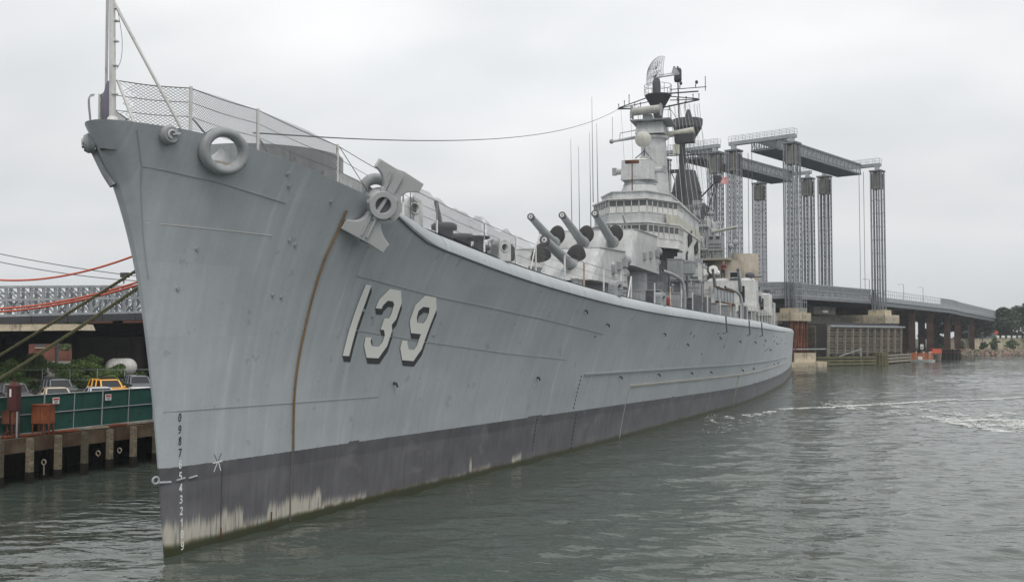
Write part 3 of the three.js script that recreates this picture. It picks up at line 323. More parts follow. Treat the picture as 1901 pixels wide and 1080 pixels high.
// ---------------------------------------------------------------- bridge
const oct = (s0, w, s1, W, sR, y) => [V(s0, -w, y), V(s0, w, y), V(s1, W, y), V(sR, W, y), V(sR, -W, y), V(s1, -W, y)];
const lvl = (a, y0, y1) => [oct(...a, y0), oct(...a, y1)];
{
  const br = new THREE.Group(); br.name = 'bridge_house'; ship.add(br);
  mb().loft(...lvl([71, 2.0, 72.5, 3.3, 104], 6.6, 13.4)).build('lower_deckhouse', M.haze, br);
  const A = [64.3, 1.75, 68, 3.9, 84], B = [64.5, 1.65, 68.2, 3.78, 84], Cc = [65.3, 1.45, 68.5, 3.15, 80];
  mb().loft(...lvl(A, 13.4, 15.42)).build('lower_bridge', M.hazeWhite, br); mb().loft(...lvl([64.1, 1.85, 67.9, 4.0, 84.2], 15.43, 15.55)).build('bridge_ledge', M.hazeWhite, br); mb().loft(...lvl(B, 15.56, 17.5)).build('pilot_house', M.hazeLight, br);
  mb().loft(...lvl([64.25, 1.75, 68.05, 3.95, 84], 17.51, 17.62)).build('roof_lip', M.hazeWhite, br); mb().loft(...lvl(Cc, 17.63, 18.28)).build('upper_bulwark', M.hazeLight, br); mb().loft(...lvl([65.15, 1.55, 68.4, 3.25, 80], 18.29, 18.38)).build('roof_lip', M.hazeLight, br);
  const band = (a, y0, y1, nF, nO, nS, pan, pm) => { const [s0, w, s1, W, sR] = a; const segs = [[[s1, -W], [s0, -w], nO], [[s0, -w], [s0, w], nF], [[s0, w], [s1, W], nO], [[s1, W], [Math.min(sR, s1 + nS * .75), W], nS]];
    for (const [p, q, n] of segs) for (let k = 0; k < n; k++) { const f0 = (k + .07) / n, f1 = (k + .93) / n, a0 = V(lerp(p[0], q[0], f0), lerp(p[1], q[1], f0), 0), a1 = V(lerp(p[0], q[0], f1), lerp(p[1], q[1], f1), 0), dir = a1.clone().sub(a0), nrm = P3(-dir.z, 0, dir.x).normalize(); if (nrm.dot(P3(0, 0, 1)) < -.1 || (nrm.x < 0 && p[1] > 0)) nrm.negate(); if (p === segs[3][0] || (p[1] > 0 && q[1] > 0 && nrm.x < 0)) nrm.set(1, 0, 0);
      const o = [a0, a1].map(v => v.clone().addScaledVector(nrm, .015)), c = o[0].clone().lerp(o[1], .5), ry = Math.atan2(-(o[1].z - o[0].z), o[1].x - o[0].x), L = dir.length();
      const fr = mb().box(P3(c.x, (y0 + y1) / 2, c.z), L, y1 - y0, .05, ry).build('window', M.winDark, br);
      mb().box(P3(c.x, y1 + .03, c.z).addScaledVector(nrm, .03), L + .06, .05, .1, ry).build('window_head', M.hazeWhite, fr); mb().box(P3(a0.x, (y0 + y1) / 2, a0.z).addScaledVector(nrm, .04).addScaledVector(dir, -.06), .06, y1 - y0 + .1, .08, ry).build('mullion', M.hazeWhite, fr);
      if (pan) mb().box(P3(c.x, y0 - pan / 2 - .06, c.z).addScaledVector(nrm, .02), L * .94, pan, .05, ry).build('spray_panel', pm, br); } };
  band(B, 16.98, 17.42, 5, 6, 4, .55, M.hazeWhite); band(A, 14.72, 15.24, 5, 6, 4, .5, M.hazeWhite);
  mb().loft([V(66.2, 3.1, 15.5), V(68.2, 3.95, 15.5), V(84, 3.95, 15.5), V(84, 3.9, 15.5)], [V(66.2, 3.1, 16.3), V(68.2, 3.95, 16.3), V(84, 3.95, 16.3), V(84, 3.9, 16.3)]).build('weathered_band', M.cream, br);
  // sponson brackets under the lower bridge and dark canvas screens on the port wing; low black panels are painted-in shade
  for (let k = 0; k < 4; k++) { const s = 66.6 + k * 1.4, b = [2.9, 3.6, 3.92, 3.92][k]; const o = mb().beam(V(s, b - .05, 13.38), V(s + .9, b - .7, 12.6), .08).beam(V(s + 1.8, b, 13.38), V(s + .9, b - .7, 12.6), .08).build('bracket', M.hazeWhite, br); }
  for (const [s, y, w, h] of [[75.5, 15.0, 3.0, 1.1], [80.2, 14.4, 2.6, 1.1], [71.5, 12.55, 5.0, .95]]) mb().box(V(s, 3.96, y), .06, h, w, 0, .28).build('canvas_and_shade_panel', M.black, br);
  mb().loft([V(66.4, 2.6, 12.35), V(68.6, 3.82, 12.35), V(68.7, 3.7, 12.35), V(66.5, 2.5, 12.35)], [V(66.2, 2.6, 13.36), V(68.4, 3.82, 13.36), V(68.5, 3.7, 13.36), V(66.3, 2.5, 13.36)]).build('canvas_and_shade_panel', M.black, br);  // black sheet put in for the dark shade beneath the bridge
  // director, range-finder arms and the bowl on its roof
  const dr = mb().lathe([[2.0, 18.35], [1.85, 18.8], [1.6, 19.35], [1.5, 19.5]], V(70.5, 0, 0), 32).build('director_trunk', M.hazeLight, br); mb().lathe([[1.5, 19.5], [1.55, 19.6], [1.42, 19.7], [1.45, 19.95]], V(70.5, 0, 0), 32).build('director_ring', M.haze, dr);
  const d8 = (f, y, w, dS) => [V(70.5 - dS, -w, y), V(70.5 - dS, w * .75, y), V(70.5 - dS * .5, w, y), V(70.5 + dS, w, y), V(70.5 + dS, -w, y)];
  const bx = mb().loft(d8(0, 19.95, 1.5, 1.5), d8(0, 21.75, 1.42, 1.4)).build('gun_director', M.hazeLight, br); mb().loft(d8(0, 21.76, 1.44, 1.42), d8(0, 21.95, .9, .9)).build('director_roof', M.hazeWhite, bx);
  mb().bar(V(70.5, -2.4, 20.95), V(70.5, 2.4, 20.95), .28, 14).build('rangefinder_arm', M.hazeLight, bx); for (const b of [-2.35, 2.35]) mb().box(V(70.4, b, 20.95), .35, .66, .5).build('rangefinder_hood', M.haze, bx);
  for (const [s, b] of [[69, -1.3], [69, .7]]) mb().box(V(s - .25, b, 18.75), .9, .22, .12).build('vision_slit', M.dark, dr);
  { const g = new THREE.SphereGeometry(.62, 24, 10, 0, 6.283, 0, 1.1); g.rotateX(Math.PI); mb().add(g, new THREE.Matrix4().makeTranslation(.55, 22.45, -70.2)).build('roof_bowl', M.hazeWhite, bx); }
  mb().bar(V(67.2, -.1, 18.4), V(67.2, -.1, 21.2), .05, 8).box(V(67.2, -.1, 21.25), 1.2, .25, .4).build('pelorus_post', M.rustSteel, br);
  // guard dish and its bracket
  { const g = new THREE.SphereGeometry(1.25, 28, 10, 0, 6.283, 0, .65); g.rotateX(-Math.PI / 2); g.rotateX(Math.PI); const m = basisTo(P3(.12, -.02, 1).normalize()); m.setPosition(V(73.1, 0, 24.0)); g.translate(0, 0, 1.15); const o = mb().add(g, m).build('dish_antenna', mat('dish', .58, .58, .54, .6, wearTex), br); mb().bar(V(72.6, .05, 23.97), V(72.0, .05, 23.97), .06, 8).build('feed', M.haze, o); mb().bar(V(73.2, 0, 23.5), V(73.2, -.1, 22.0), .07, 6).bar(V(73.2, 0, 23.3), V(72.6, -1.4, 22.0), .05, 6).bar(V(73.2, 0, 23.3), V(73, 1.0, 22.0), .05, 6).build('dish_bracket', M.darkMast, o); }
  for (const [s, b, y, h] of [[66, -3.4, 17.6, 9.5], [66.6, -3.1, 17.6, 7.2], [67.5, -5.0, 14, 9], [67, -5.6, 14, 9.6], [69, -4.3, 15.5, 9]]) mb().bar(V(s, b, y), V(s, b - .1, y + h), .045, 6, .014).build('whip_aerial', M.galvDark, br);
}
{ // foremast tower
  const fm = new THREE.Group(); fm.name = 'mast_tower'; ship.add(fm);
  mb().lathe([[1.75, 13], [1.62, 18.3], [1.2, 25.3]], V(78.6, 0, 0), 36).build('tower_trunk', M.hazeLight, fm); mb().lathe([[1.2, 25.3], [1.42, 25.35], [1.42, 25.6], [1.3, 25.62]], V(78.6, 0, 0), 36).build('tower_ring', M.hazeWhite, fm); mb().lathe([[1.22, 22.2], [1.5, 22.25], [1.5, 22.35]], V(78.6, 0, 0), 30).build('tower_ring', M.haze, fm);
  mb().loft([V(76.9, -1.6, 25.7), V(76.9, 1.3, 25.7), V(80.5, 1.3, 25.7), V(80.5, -1.6, 25.7)], [V(77.2, -1.4, 26.9), V(77.2, 1.1, 26.9), V(80.5, 1.1, 26.9), V(80.5, -1.4, 26.9)]).build('radar_room', M.hazeLight, fm); mb().box(V(78.6, 0, 27.0), 4.0, .12, 4.2).build('upper_platform', M.haze, fm);
  for (let k = 0; k < 6; k++) mb().bar(V(76.6, -2 + .8 * k, 27), V(76.6, -2 + .8 * k, 27.9), .03, 5).build('platform_rail', M.haze, fm); mb().bar(V(76.6, -2, 27.85), V(76.6, 2, 27.85), .03, 5).bar(V(76.6, 2, 27.85), V(80.5, 2, 27.85), .03, 5).build('platform_rail', M.haze, fm);
  mb().bar(V(76.4, -1.75, 27.8), V(76.4, 1.05, 27.95), .4, 24).build('drum_antenna', mat('drum', .50, .50, .47, .6, wearTex), fm); for (const b of [-1.8, 1.1]) mb().box(V(76.5, b, 27.8), .14, 1.2, 1.1).build('drum_cheek', M.haze, fm); mb().box(V(77, -.3, 27.2), .9, .6, .9).build('drum_pedestal', M.haze, fm);
  const yl = mb().bar(V(78.6, -1.2, 25.75), V(78.6, -4.3, 25.4), .18, 10, .13).bar(V(78.6, -1.2, 26.5), V(78.6, -3.4, 26.2), .05, 6).bar(V(78.6, -3.4, 26.2), V(78.6, -3.5, 25.4), .04, 6).bar(V(78.6, -4.2, 25.4), V(78.6, -4.2, 27.9), .03, 5).build('sponson_arm', M.hazeLight, fm); mb().sphere(V(78.6, -4.3, 25.4), .24, .24, .2).build('arm_lamp', M.haze, yl);
  const yr = mb().bar(V(79.4, 1.2, 25.9), V(79.4, 3.9, 26.2), .3, 14, .36).build('sponson_arm', M.tan, fm); yr.material = M.cream; mb().box(V(79.4, 3.0, 25.4), 1.9, .8, 1.2).build('arm_gallery', M.dark, yr);
  // crow's nest bowl, yards, air-search aerial
  const bw = mb().lathe([[.45, 28.0], [.55, 29.0], [1.0, 29.8], [1.35, 30.4], [1.35, 30.5], [0, 30.5]], V(81.5, 0, 0), 28).build('mast_bowl', M.dark, fm);
  for (let k = 0; k < 10; k++) { const a = k * .6283; mb().bar(V(81.5 + 1.4 * Math.cos(a), 1.4 * Math.sin(a), 30.45), V(81.5 + 1.4 * Math.cos(a), 1.4 * Math.sin(a), 31.5), .025, 5).build('bowl_rail', M.darkMast, bw); } mb().add(new THREE.TorusGeometry(1.4, .025, 5, 30).rotateX(Math.PI / 2), new THREE.Matrix4().makeTranslation(0, 31.5, -81.5)).add(new THREE.TorusGeometry(1.4, .02, 5, 30).rotateX(Math.PI / 2), new THREE.Matrix4().makeTranslation(0, 31, -81.5)).build('bowl_rail', M.darkMast, bw);
  const yd2 = mb(); for (const g of [-1, 1]) yd2.beam(V(81.5, g * .6, 29.2), V(81.5, g * 4.25, g < 0 ? 29.35 : 29.75), .13).beam(V(81.5, g * 1.2, 30.3), V(81.5, g * 4.1, g < 0 ? 29.45 : 29.85), .09).beam(V(82.4, g * 1.1, 30.1), V(81.6, g * 4.1, g < 0 ? 29.42 : 29.82), .08); yd2.build('yardarm', M.dark, fm);
  for (const [b, y, h] of [[-4.1, 29.45, .35], [-3.5, 29.6, .5], [-3.0, 29.8, .9], [-2.4, 29.4, .5], [-1.8, 29.3, .5], [2, 29.5, .5], [2.9, 29.6, .5], [3.6, 29.7, .6], [4.2, 29.8, .5], [-2, 28.8, .6], [2.8, 28.6, 1], [1.2, 28.8, .5]]) mb().bar(V(81.4, b, y), V(81.4, b, y + h), .04, 5).sphere(V(81.4, b, y + h), .07, .07, .07, 6, 5).build('yard_fitting', M.dark, fm);
  const rp = mb().lathe([[.42, 30.5], [.42, 31.5], [.36, 32.0], [.2, 32.2]], V(81.2, -.1, 0), 18).build('radar_pedestal', M.darkMast, fm);
  { // lattice reflector: ribs and bars bent on a parabola
    const B = mb(), pt = (u, w) => V(81.3 + .9 * (u * u + w * w) - .35 - u * .5, -.35 + u * .95 + w * .12, 33.2 + w * 1.3 + u * .4); for (let k = -5; k <= 5; k++) { const u = k / 5, lim = Math.sqrt(Math.max(.1, 1.12 - u * u * .55)); const P = []; for (let q = -5; q <= 5; q++) P.push(pt(u, lim * q / 5)); B.tube(P, .022, 14, 4); } for (let q = -7; q <= 7; q++) { const w = q / 7.5, P = []; for (let k = -5; k <= 5; k++) { const u = k / 5, lim = Math.sqrt(Math.max(.1, 1.12 - u * u * .55)); P.push(pt(u, lim * w)); } B.tube(P, .02, 12, 4); }
    const pg = new THREE.PlaneGeometry(2, 2, 10, 12), pp = pg.attributes.position; B.build('radar_reflector', M.galv, rp); const S = mb(); for (let q = 0; q < 8; q++) S.bar(pt(-.9 + q * .25, -.3), V(82.0, -.3, 32.6), .025, 4).bar(pt(-.9 + q * .25, .5), V(82.2, -.3, 33.4), .02, 4); S.build('reflector_frame', M.galv, rp);
    mb().beam(V(81.0, -.4, 32.2), V(80.6, 2.3, 32.3), .12).beam(V(81.2, .1, 32.5), V(80.6, 2.2, 32.5), .06).loft([V(80.6, 1.5, 32.4), V(80.6, 2.4, 32.3), V(80.9, 2.4, 32.3)], [V(80.6, 1.75, 33.2), V(80.62, 1.9, 33.15), V(80.7, 1.9, 33.15)]).build('feed_boom', M.galv, rp); }
  mb().beam(V(81.5, 1.3, 31), V(81, 5.0, 30.9), .07).beam(V(81.5, 1, 30.6), V(81, 4.2, 30.5), .12).bar(V(81, 4.9, 30.5), V(81, 4.9, 32.0), .04, 5).build('outrigger', M.dark, fm); for (const b of [2.3, 3.9]) mb().bar(V(81.2, b, 31), V(81.2, b, 31.3), .05, 6).sphere(V(81.2, b + .1, 31.5), .16, .2, .16, 8, 6).build('anemometer', M.dark, fm);
}
{ // mainmast and funnel
  const mm = new THREE.Group(); mm.name = 'main_mast'; ship.add(mm);
  mb().bar(V(97, .35, 13), V(97, .35, 30.2), .55, 16, .35).build('mast_pole', M.dark, mm); mb().lathe([[.4, 28.4], [.9, 28.8], [1.6, 29.9], [1.75, 30.4], [0, 30.4]], V(97, 1.0, 0), 26).build('mast_platform', M.dark, mm); mb().lathe([[1.75, 30.4], [1.78, 31.0], [1.72, 31.0]], V(97, 1.0, 0), 26).build('platform_screen', M.darkMast, mm);
  mb().lathe([[.55, 30.4], [.4, 31.4], [.2, 32.2], [0, 32.25]], V(97, 1.1, 0), 12).build('aerial_cone', M.dark, mm); mb().bar(V(97, .05, 30.4), V(97, -.1, 35.8), .08, 8).build('top_pole', M.dark, mm); mb().lathe([[0, 0], [.4, .02], [.45, .3], [.45, 1.35], [.35, 1.6], [.1, 1.65], [.1, 1.85], [0, 1.85]], V(97, -.1, 35.6), 18).build('beacon_drum', M.dark, mm);
  mb().box(V(96, -.2, 27.4), .75, 1.1, .6).build('instrument_box', M.cream, mm); mb().beam(V(97, -1.8, 26.9), V(97, 5.0, 26.8), .13).build('gallery_beam', M.dark, mm); for (let k = 0; k < 9; k++) mb().bar(V(97, -1.6 + k * .75, 26.9), V(97, -1.6 + k * .75, 27.5), .03, 5).build('gallery_post', M.darkMast, mm); mb().beam(V(97, -1.5, 25.0), V(97, .2, 25.0), .4).beam(V(97, -1.6, 24), V(97, -1.2, 21.5), .1).beam(V(97, -.9, 24.8), V(97, .3, 22), .1).build('stay_frame', M.dark, mm);
  const fn = new THREE.Group(); fn.name = 'funnel'; ship.add(fn);
  mb().lathe([[2.2, 16.5], [2.05, 20.6], [2.4, 21.0], [2.4, 21.15], [1.9, 21.2]], V(101, .3, 0), 32).build('funnel_casing', M.haze, fn); mb().lathe([[1.9, 21.2], [1.72, 23.4], [1.1, 25.6], [1.0, 25.6], [1.0, 24]], V(101, .3, 0), 32).build('funnel_cap', M.dark, fn); mb().lathe([[1.95, 21.6], [2.6, 20.3], [2.7, 20.3]], V(101.3, .6, 0), 32).build('smoke_hood', M.darkMast, fn); for (const y of [22, 22.9]) mb().lathe([[1.95 - (y - 21.2) * .09, y], [2.05 - (y - 21.2) * .09, y + .06], [1.93 - (y - 21.2) * .09, y + .1]], V(101, .3, 0), 30).build('funnel_band', M.darkMast, fn);
  mb().bar(V(102, 1.6, 22.2), V(100, 3.9, 24.0), .1, 7).box(V(100, 4.1, 24.3), .8, .8, .8).bar(V(101, 2.6, 20), V(100, 3.9, 23.8), .05, 5).bar(V(101, 2.4, 19), V(100, 3.9, 23.8), .05, 5).bar(V(101, 3.2, 19), V(100, 4.1, 23.8), .05, 5).build('signal_gaff', M.dark, fn);
  const R = rngOf(21), st = mb(); for (let k = 0; k < 18; k++) { const b = -1 + 5.5 * R(), s = 86 + 14 * R(); st.bar(V(97, .4 + R(), 25 + 5 * R()), V(s, 1.6 + 4 * R(), 12 + 4 * R()), .022, 4); } for (let k = 0; k < 9; k++) { const b = -3.9 + k; st.bar(V(81.5, b, 29.4), V(80 + k * .3, b * .75, 18), .014, 4); } for (let k = 0; k < 7; k++) { const b = 1.2 + .5 * k; st.bar(V(81.5, b, 29.4), V(76 + k, 3.6 + .3 * k, 15 + R()), .018, 4); } st.build('rigging', M.darkMast, ship, 'stuff');
}
// ---------------------------------------------------------------- amidships: secondary mounts, tubs, deck clutter
function mount5(s, b, y0, sc = 1) { const t = new THREE.Group(); t.name = 'twin_gun_mount'; ship.add(t); const Q = (ds, db, y) => V(s + ds * sc, b + db * sc, y0 + y * sc);
  const lo = [Q(-2.1, -2.3, 0), Q(-2.1, 2.25, 0), Q(-1.4, 2.45, 0), Q(2.2, 2.45, 0), Q(2.2, -2.45, 0), Q(-1.4, -2.45, 0)], hi = [Q(-1.9, -2.2, 2.75), Q(-1.9, 2.2, 2.75), Q(-1.3, 2.4, 2.75), Q(2.2, 2.4, 2.95), Q(2.2, -2.4, 2.95), Q(-1.3, -2.4, 2.75)]; mb().loft(lo, hi).build('gun_shield', M.hazeWhite, t);
  const rf = [Q(-1.5, -2.0, 2.8), Q(-1.5, 2.0, 2.8), Q(2.0, 2.2, 2.98), Q(2.0, -2.2, 2.98)]; mb().loft(rf, [Q(-.9, -1.8, 3.1), Q(-.9, 1.8, 3.1), Q(1.9, 2.0, 3.2), Q(1.9, -2.0, 3.2)]).build('shield_roof', M.hazeLight, t);
  for (const g of [-1.1, 1.15]) { mb().box(Q(-2.06, g + .12, 1.55), .42 * sc, 1.5 * sc, .1).build('gun_slot', M.black, t); const p = Q(-1.7, g, 1.5), q = Q(-3.4, g - .15, 3.75); const gb = mb().bar(p, q, .2 * sc, 14, .12 * sc).build('gun_barrel', M.haze, t); const d = q.clone().sub(p).normalize(); mb().add(new THREE.CylinderGeometry(.13 * sc, .13 * sc, .12, 14).rotateX(Math.PI / 2), basisTo(d).setPosition(q)).build('muzzle_ring', M.darkMast, gb); }
  mb().box(Q(-1.2, .55, 3.35), 1.0 * sc, .62 * sc, .7 * sc).build('control_cab', M.hazeLight, t); mb().box(Q(-1.57, .55, 3.38), .8 * sc, .42 * sc, .05).build('cab_window', M.glass, t);
  mb().sphere(Q(.2, 1.8, 3.4), .45 * sc, .3 * sc, .3 * sc).bar(Q(0, 1.6, 3.2), Q(.2, 2.9, 3.25), .06, 6).build('sight_telescope', M.darkMast, t); for (let k = 0; k < 6; k++) mb().box(Q(1.6, 2.48, .3 + .42 * k), .05, .03, .45).build('rung', M.haze, t); mb().box(Q(.6, 2.46, 1.2), .04, 1.5 * sc, .8 * sc).build('side_door', M.hazeLight, t);
  mb().lathe([[2.1 * sc, -.95], [2.1 * sc, .02]], V(s, b, y0), 30).build('barbette', M.haze, t); return t; }
mount5(74.9, 7.75, 7.95); mount5(93.5, 8.6, 7.9, .8);
{
  const ho = new THREE.Group(); ho.name = 'midship_house'; ship.add(ho);
  mb().loft([V(77.6, 4.5, 6.7), V(77.6, 9.2, 6.7), V(90, 9.2, 6.7), V(90, 4.5, 6.7)], [V(77.6, 4.5, 11.15), V(77.6, 9.2, 11.15), V(90, 9.2, 11.15), V(90, 4.5, 11.15)]).build('house_block', M.haze, ho);
  mb().lathe([[1.75, 11.15], [1.7, 13.2]], V(82.5, 6.5, 0), 30).build('rusty_tub', M.tan, ho); mb().lathe([[1.45, 11.15], [1.4, 14.0], [0, 14.0]], V(84, 8.4, 0), 24).build('rusty_trunk', M.tan, ho); mb().loft([V(79.6, 3.6, 13.2), V(79.6, 7.2, 13.2), V(84.6, 7.8, 13.2), V(84.6, 3.6, 13.2)], [V(79.6, 3.6, 13.38), V(79.6, 7.2, 13.38), V(84.6, 7.8, 13.38), V(84.6, 3.6, 13.38)]).build('tub_platform', M.tan, ho);
  const db = mb().box(V(82, 5.7, 15.0), 1.5, 1.5, 1.6).build('director_box', M.haze, ho); for (const b of [5.35, 6.0]) mb().box(V(81.17, b, 15.55), .35, .25, .06).build('director_eye', M.dark, db); mb().box(V(81.18, 5.7, 14.9), 1.3, .05, .06).box(V(81.18, 5.7, 14.55), 1.3, .05, .06).build('director_seam', M.darkMast, db); mb().lathe([[.5, 13.38], [.55, 14.26]], V(82, 5.7, 0), 18).build('director_stand', M.haze, db);
  for (let k = 0; k < 8; k++) mb().bar(V(79.7, 3.7 + k * .5, 13.38), V(79.7, 3.7 + k * .5, 14.3), .03, 5).build('platform_rail', M.haze, ho); mb().bar(V(79.7, 3.7, 14.28), V(79.7, 7.2, 14.28), .03, 5).bar(V(79.7, 3.7, 13.85), V(79.7, 7.2, 13.85), .025, 5).build('platform_rail', M.haze, ho);
  const rad = mb().sphere(V(82, 7.2, 14.7), .3).sphere(V(82.5, 7.6, 15.1), .35, .35, .2).bar(V(82, 7.1, 13.4), V(82, 7.1, 14.6), .07, 7).bar(V(83, 7.4, 13.4), V(83, 7.7, 15.9), .05, 6).beam(V(81.8, 6.8, 13.4), V(83, 7.8, 14.8), .06).build('sight_cluster', M.haze, ho);
  mb().box(V(84, 8.6, 12.6), .06, 1.3, .6, -.3).build('rust_patch_plate', M.rustBright, ho);
  // overhanging blocks further aft
  const q = [[88.5, 8.2, 9.2, 2.2, 1.6, 3], [90.6, 8.9, 10.2, 1.4, .5, 2.2], [97, 9.2, 8.4, 1.8, 1.6, 3], [99.5, 9.4, 9.8, 1.6, .4, 3], [103, 9.6, 8.2, 1.6, 2.8, 4], [89.5, 9.6, 8.2, 1.2, .3, 2.6], [95.5, 9.9, 7.8, 1, .3, 2.5]]; for (const [s, b, y, w, h, d] of q) mb().box(V(s, b, y), w, h, d).build('ammunition_locker', M.hazeLight, ho);
  for (const [s, b, y] of [[88, 9.4, 10.5], [90, 9.7, 9.0], [98, 10.2, 8.8], [101, 10.3, 9.2]]) mb().box(V(s, b, y), .06, .4, 1.2).build('locker_vent', M.darkMast, ho);
}
{ // deckhouse wall fittings below the bridge
  const R = rngOf(33), D = new THREE.Group(); D.name = 'upper_deck_fittings'; ship.add(D);
  mb().loft([V(58.5, 3.5, 6.7), V(58.5, 5.4, 6.7), V(70, 5.6, 6.7), V(70, 3.5, 6.7)], [V(58.5, 3.5, 10.0), V(58.5, 5.4, 10.0), V(70, 5.6, 10.3), V(70, 3.5, 10.3)]).build('side_house', M.haze, D);
  for (const [s, b, y, w, h, d] of [[58.2, 5.0, 10.9, 1.1, 1.6, 1.3], [61, 5.5, 11.2, 1.3, .9, 1.6], [64, 5.7, 9.2, .4, 1.8, .9], [60, 5.6, 8.2, .2, 1.9, .8], [66.5, 5.75, 8.1, .2, 1.9, .8], [48, 6.2, 7.9, 1.1, 1.4, 1.6], [52, 6.8, 7.8, 1.2, 1.2, 2.2], [56.5, 6.6, 8.3, .9, 2.2, 1.0], [61.5, 7.3, 7.7, 1.2, 1.2, 1.8], [66, 8.2, 7.6, 1.4, 1.3, 2.2], [44, 5.6, 8.0, .9, 1.3, 1.2], [38.5, 5.4, 7.9, .8, 1.0, 1.1]]) { const o = mb().box(V(s, b, y), w, h, d).build('deck_locker', R() > .5 ? M.haze : M.darkMast, D); mb().box(V(s, b, y + h / 2 + .03), w * 1.08, .06, d * 1.06).build('locker_lid', M.haze, o); }
  for (let k = 0; k < 26; k++) { const s = 46 + 48 * R(), b = 4.9 + (s > 70 ? 4 : 1.8) * R(), h = .9 + 2.4 * R(), y = yd(s); mb().bar(V(s, b, y), V(s, b, y + h), .035 + .06 * R(), 7).sphere(V(s, b, y + h), .11, .11, .11, 7, 5).build('vent_pipe', R() > .6 ? M.darkMast : M.haze, D); }
  for (let k = 0; k < 14; k++) { const s = 58 + 22 * R(), y = 10.3 + 2.6 * R(); mb().box(V(s, 4.75 + .6 * R(), y), .3 + .5 * R(), .3 + .8 * R(), .3 + .8 * R()).build('bulkhead_fitting', R() > .5 ? M.haze : M.hazeLight, D); }
  // searchlight sponson with cage, ladders
  const sp = mb().box(V(60.5, 5.9, 10.15), 1.6, .12, 2.6).build('sponson', M.haze, D); for (let k = 0; k < 7; k++) mb().bar(V(59.4 + k * .38, 6.65, 10.2), V(59.4 + k * .38, 6.65, 11.5), .03, 5).build('cage_bar', M.hazeWhite, sp); mb().bar(V(59.4, 6.65, 11.5), V(61.7, 6.65, 11.5), .035, 5).build('cage_bar', M.hazeWhite, sp);
  for (const s of [63.5, 71.5]) { const l = mb().bar(V(s, 5.8, 7), V(s + 1.4, 5.5, 10.3), .04, 5).bar(V(s, 6.4, 7), V(s + 1.4, 6.1, 10.3), .04, 5).build('ladder', M.haze, D); for (let k = 1; k < 9; k++) mb().bar(V(s + 1.4 * k / 9, 5.8 - .3 * k / 9, 7 + 3.3 * k / 9), V(s + 1.4 * k / 9, 6.4 - .3 * k / 9, 7 + 3.3 * k / 9), .03, 5).build('rung', M.haze, l); }
  for (const [s, b] of [[41.8, 7.9], [57.5, 10.2]]) { const y = yd(s); mb().tube([V(s, b, y - .2), V(s, b, y + 1.1), V(s - .15, b - .12, y + 1.75), V(s - .8, b - .5, y + 2.1), V(s - 1.8, b - 1.1, y + 2.35)], .11, 30, 8).build('boat_davit', M.haze, D); }
  const gw = mb().beam(V(49.5, 9.0, 8.6), V(55.5, 9.75, 8.5), .12, .95).build('stowed_gangway', M.galv, D); for (let k = 0; k < 6; k++) mb().box(V(50 + k, 9.12 + k * .125, 8.6), .06, .9, .06).build('gangway_rib', M.darkMast, gw); mb().beam(V(49.5, 9.08, 9.1), V(55.5, 9.83, 9.0), .1).beam(V(49.5, 9.08, 8.12), V(55.5, 9.83, 8.02), .1).build('gangway_rail', M.rustSteel, gw); for (const s of [49.8, 55]) mb().beam(V(s, 9.0 + (s - 49.5) * .125, 7.0), V(s, 9.0 + (s - 49.5) * .125, 8.6), .14).build('gangway_support', M.haze, gw);
  for (const s of [44, 46.5, 58.5, 60.5]) mb().box(V(s, deckB(s) - .95, yd(s) + .55), .06, 1.0, 1.9, Math.atan(-.13)).build('canvas_dodger', M.darkMast, D);
  for (const [s, w] of [[47.6, .5], [56, .4], [63, .6]]) { const b = deckB(s); mb().bar(V(s, b + .02, yd(s) - .2), V(s, b + .08, yd(s) - 1.3), .05, 6).bar(V(s, b + .06, yd(s) - 1.2), V(s - .5, b - .1, yd(s) - 1.35), .05, 6).build('side_bracket', M.darkMast, D); }
  for (const [s, b] of [[38.2, 7.0], [38.6, 7.3]]) mb().lathe([[0, 0], [.16, 0], [.16, .5], [.1, .6], [0, .6]], V(s, b, yd(s)), 12).build('fire_bottle', mat('fireRed', .2, .035, .03, .6), D);
}
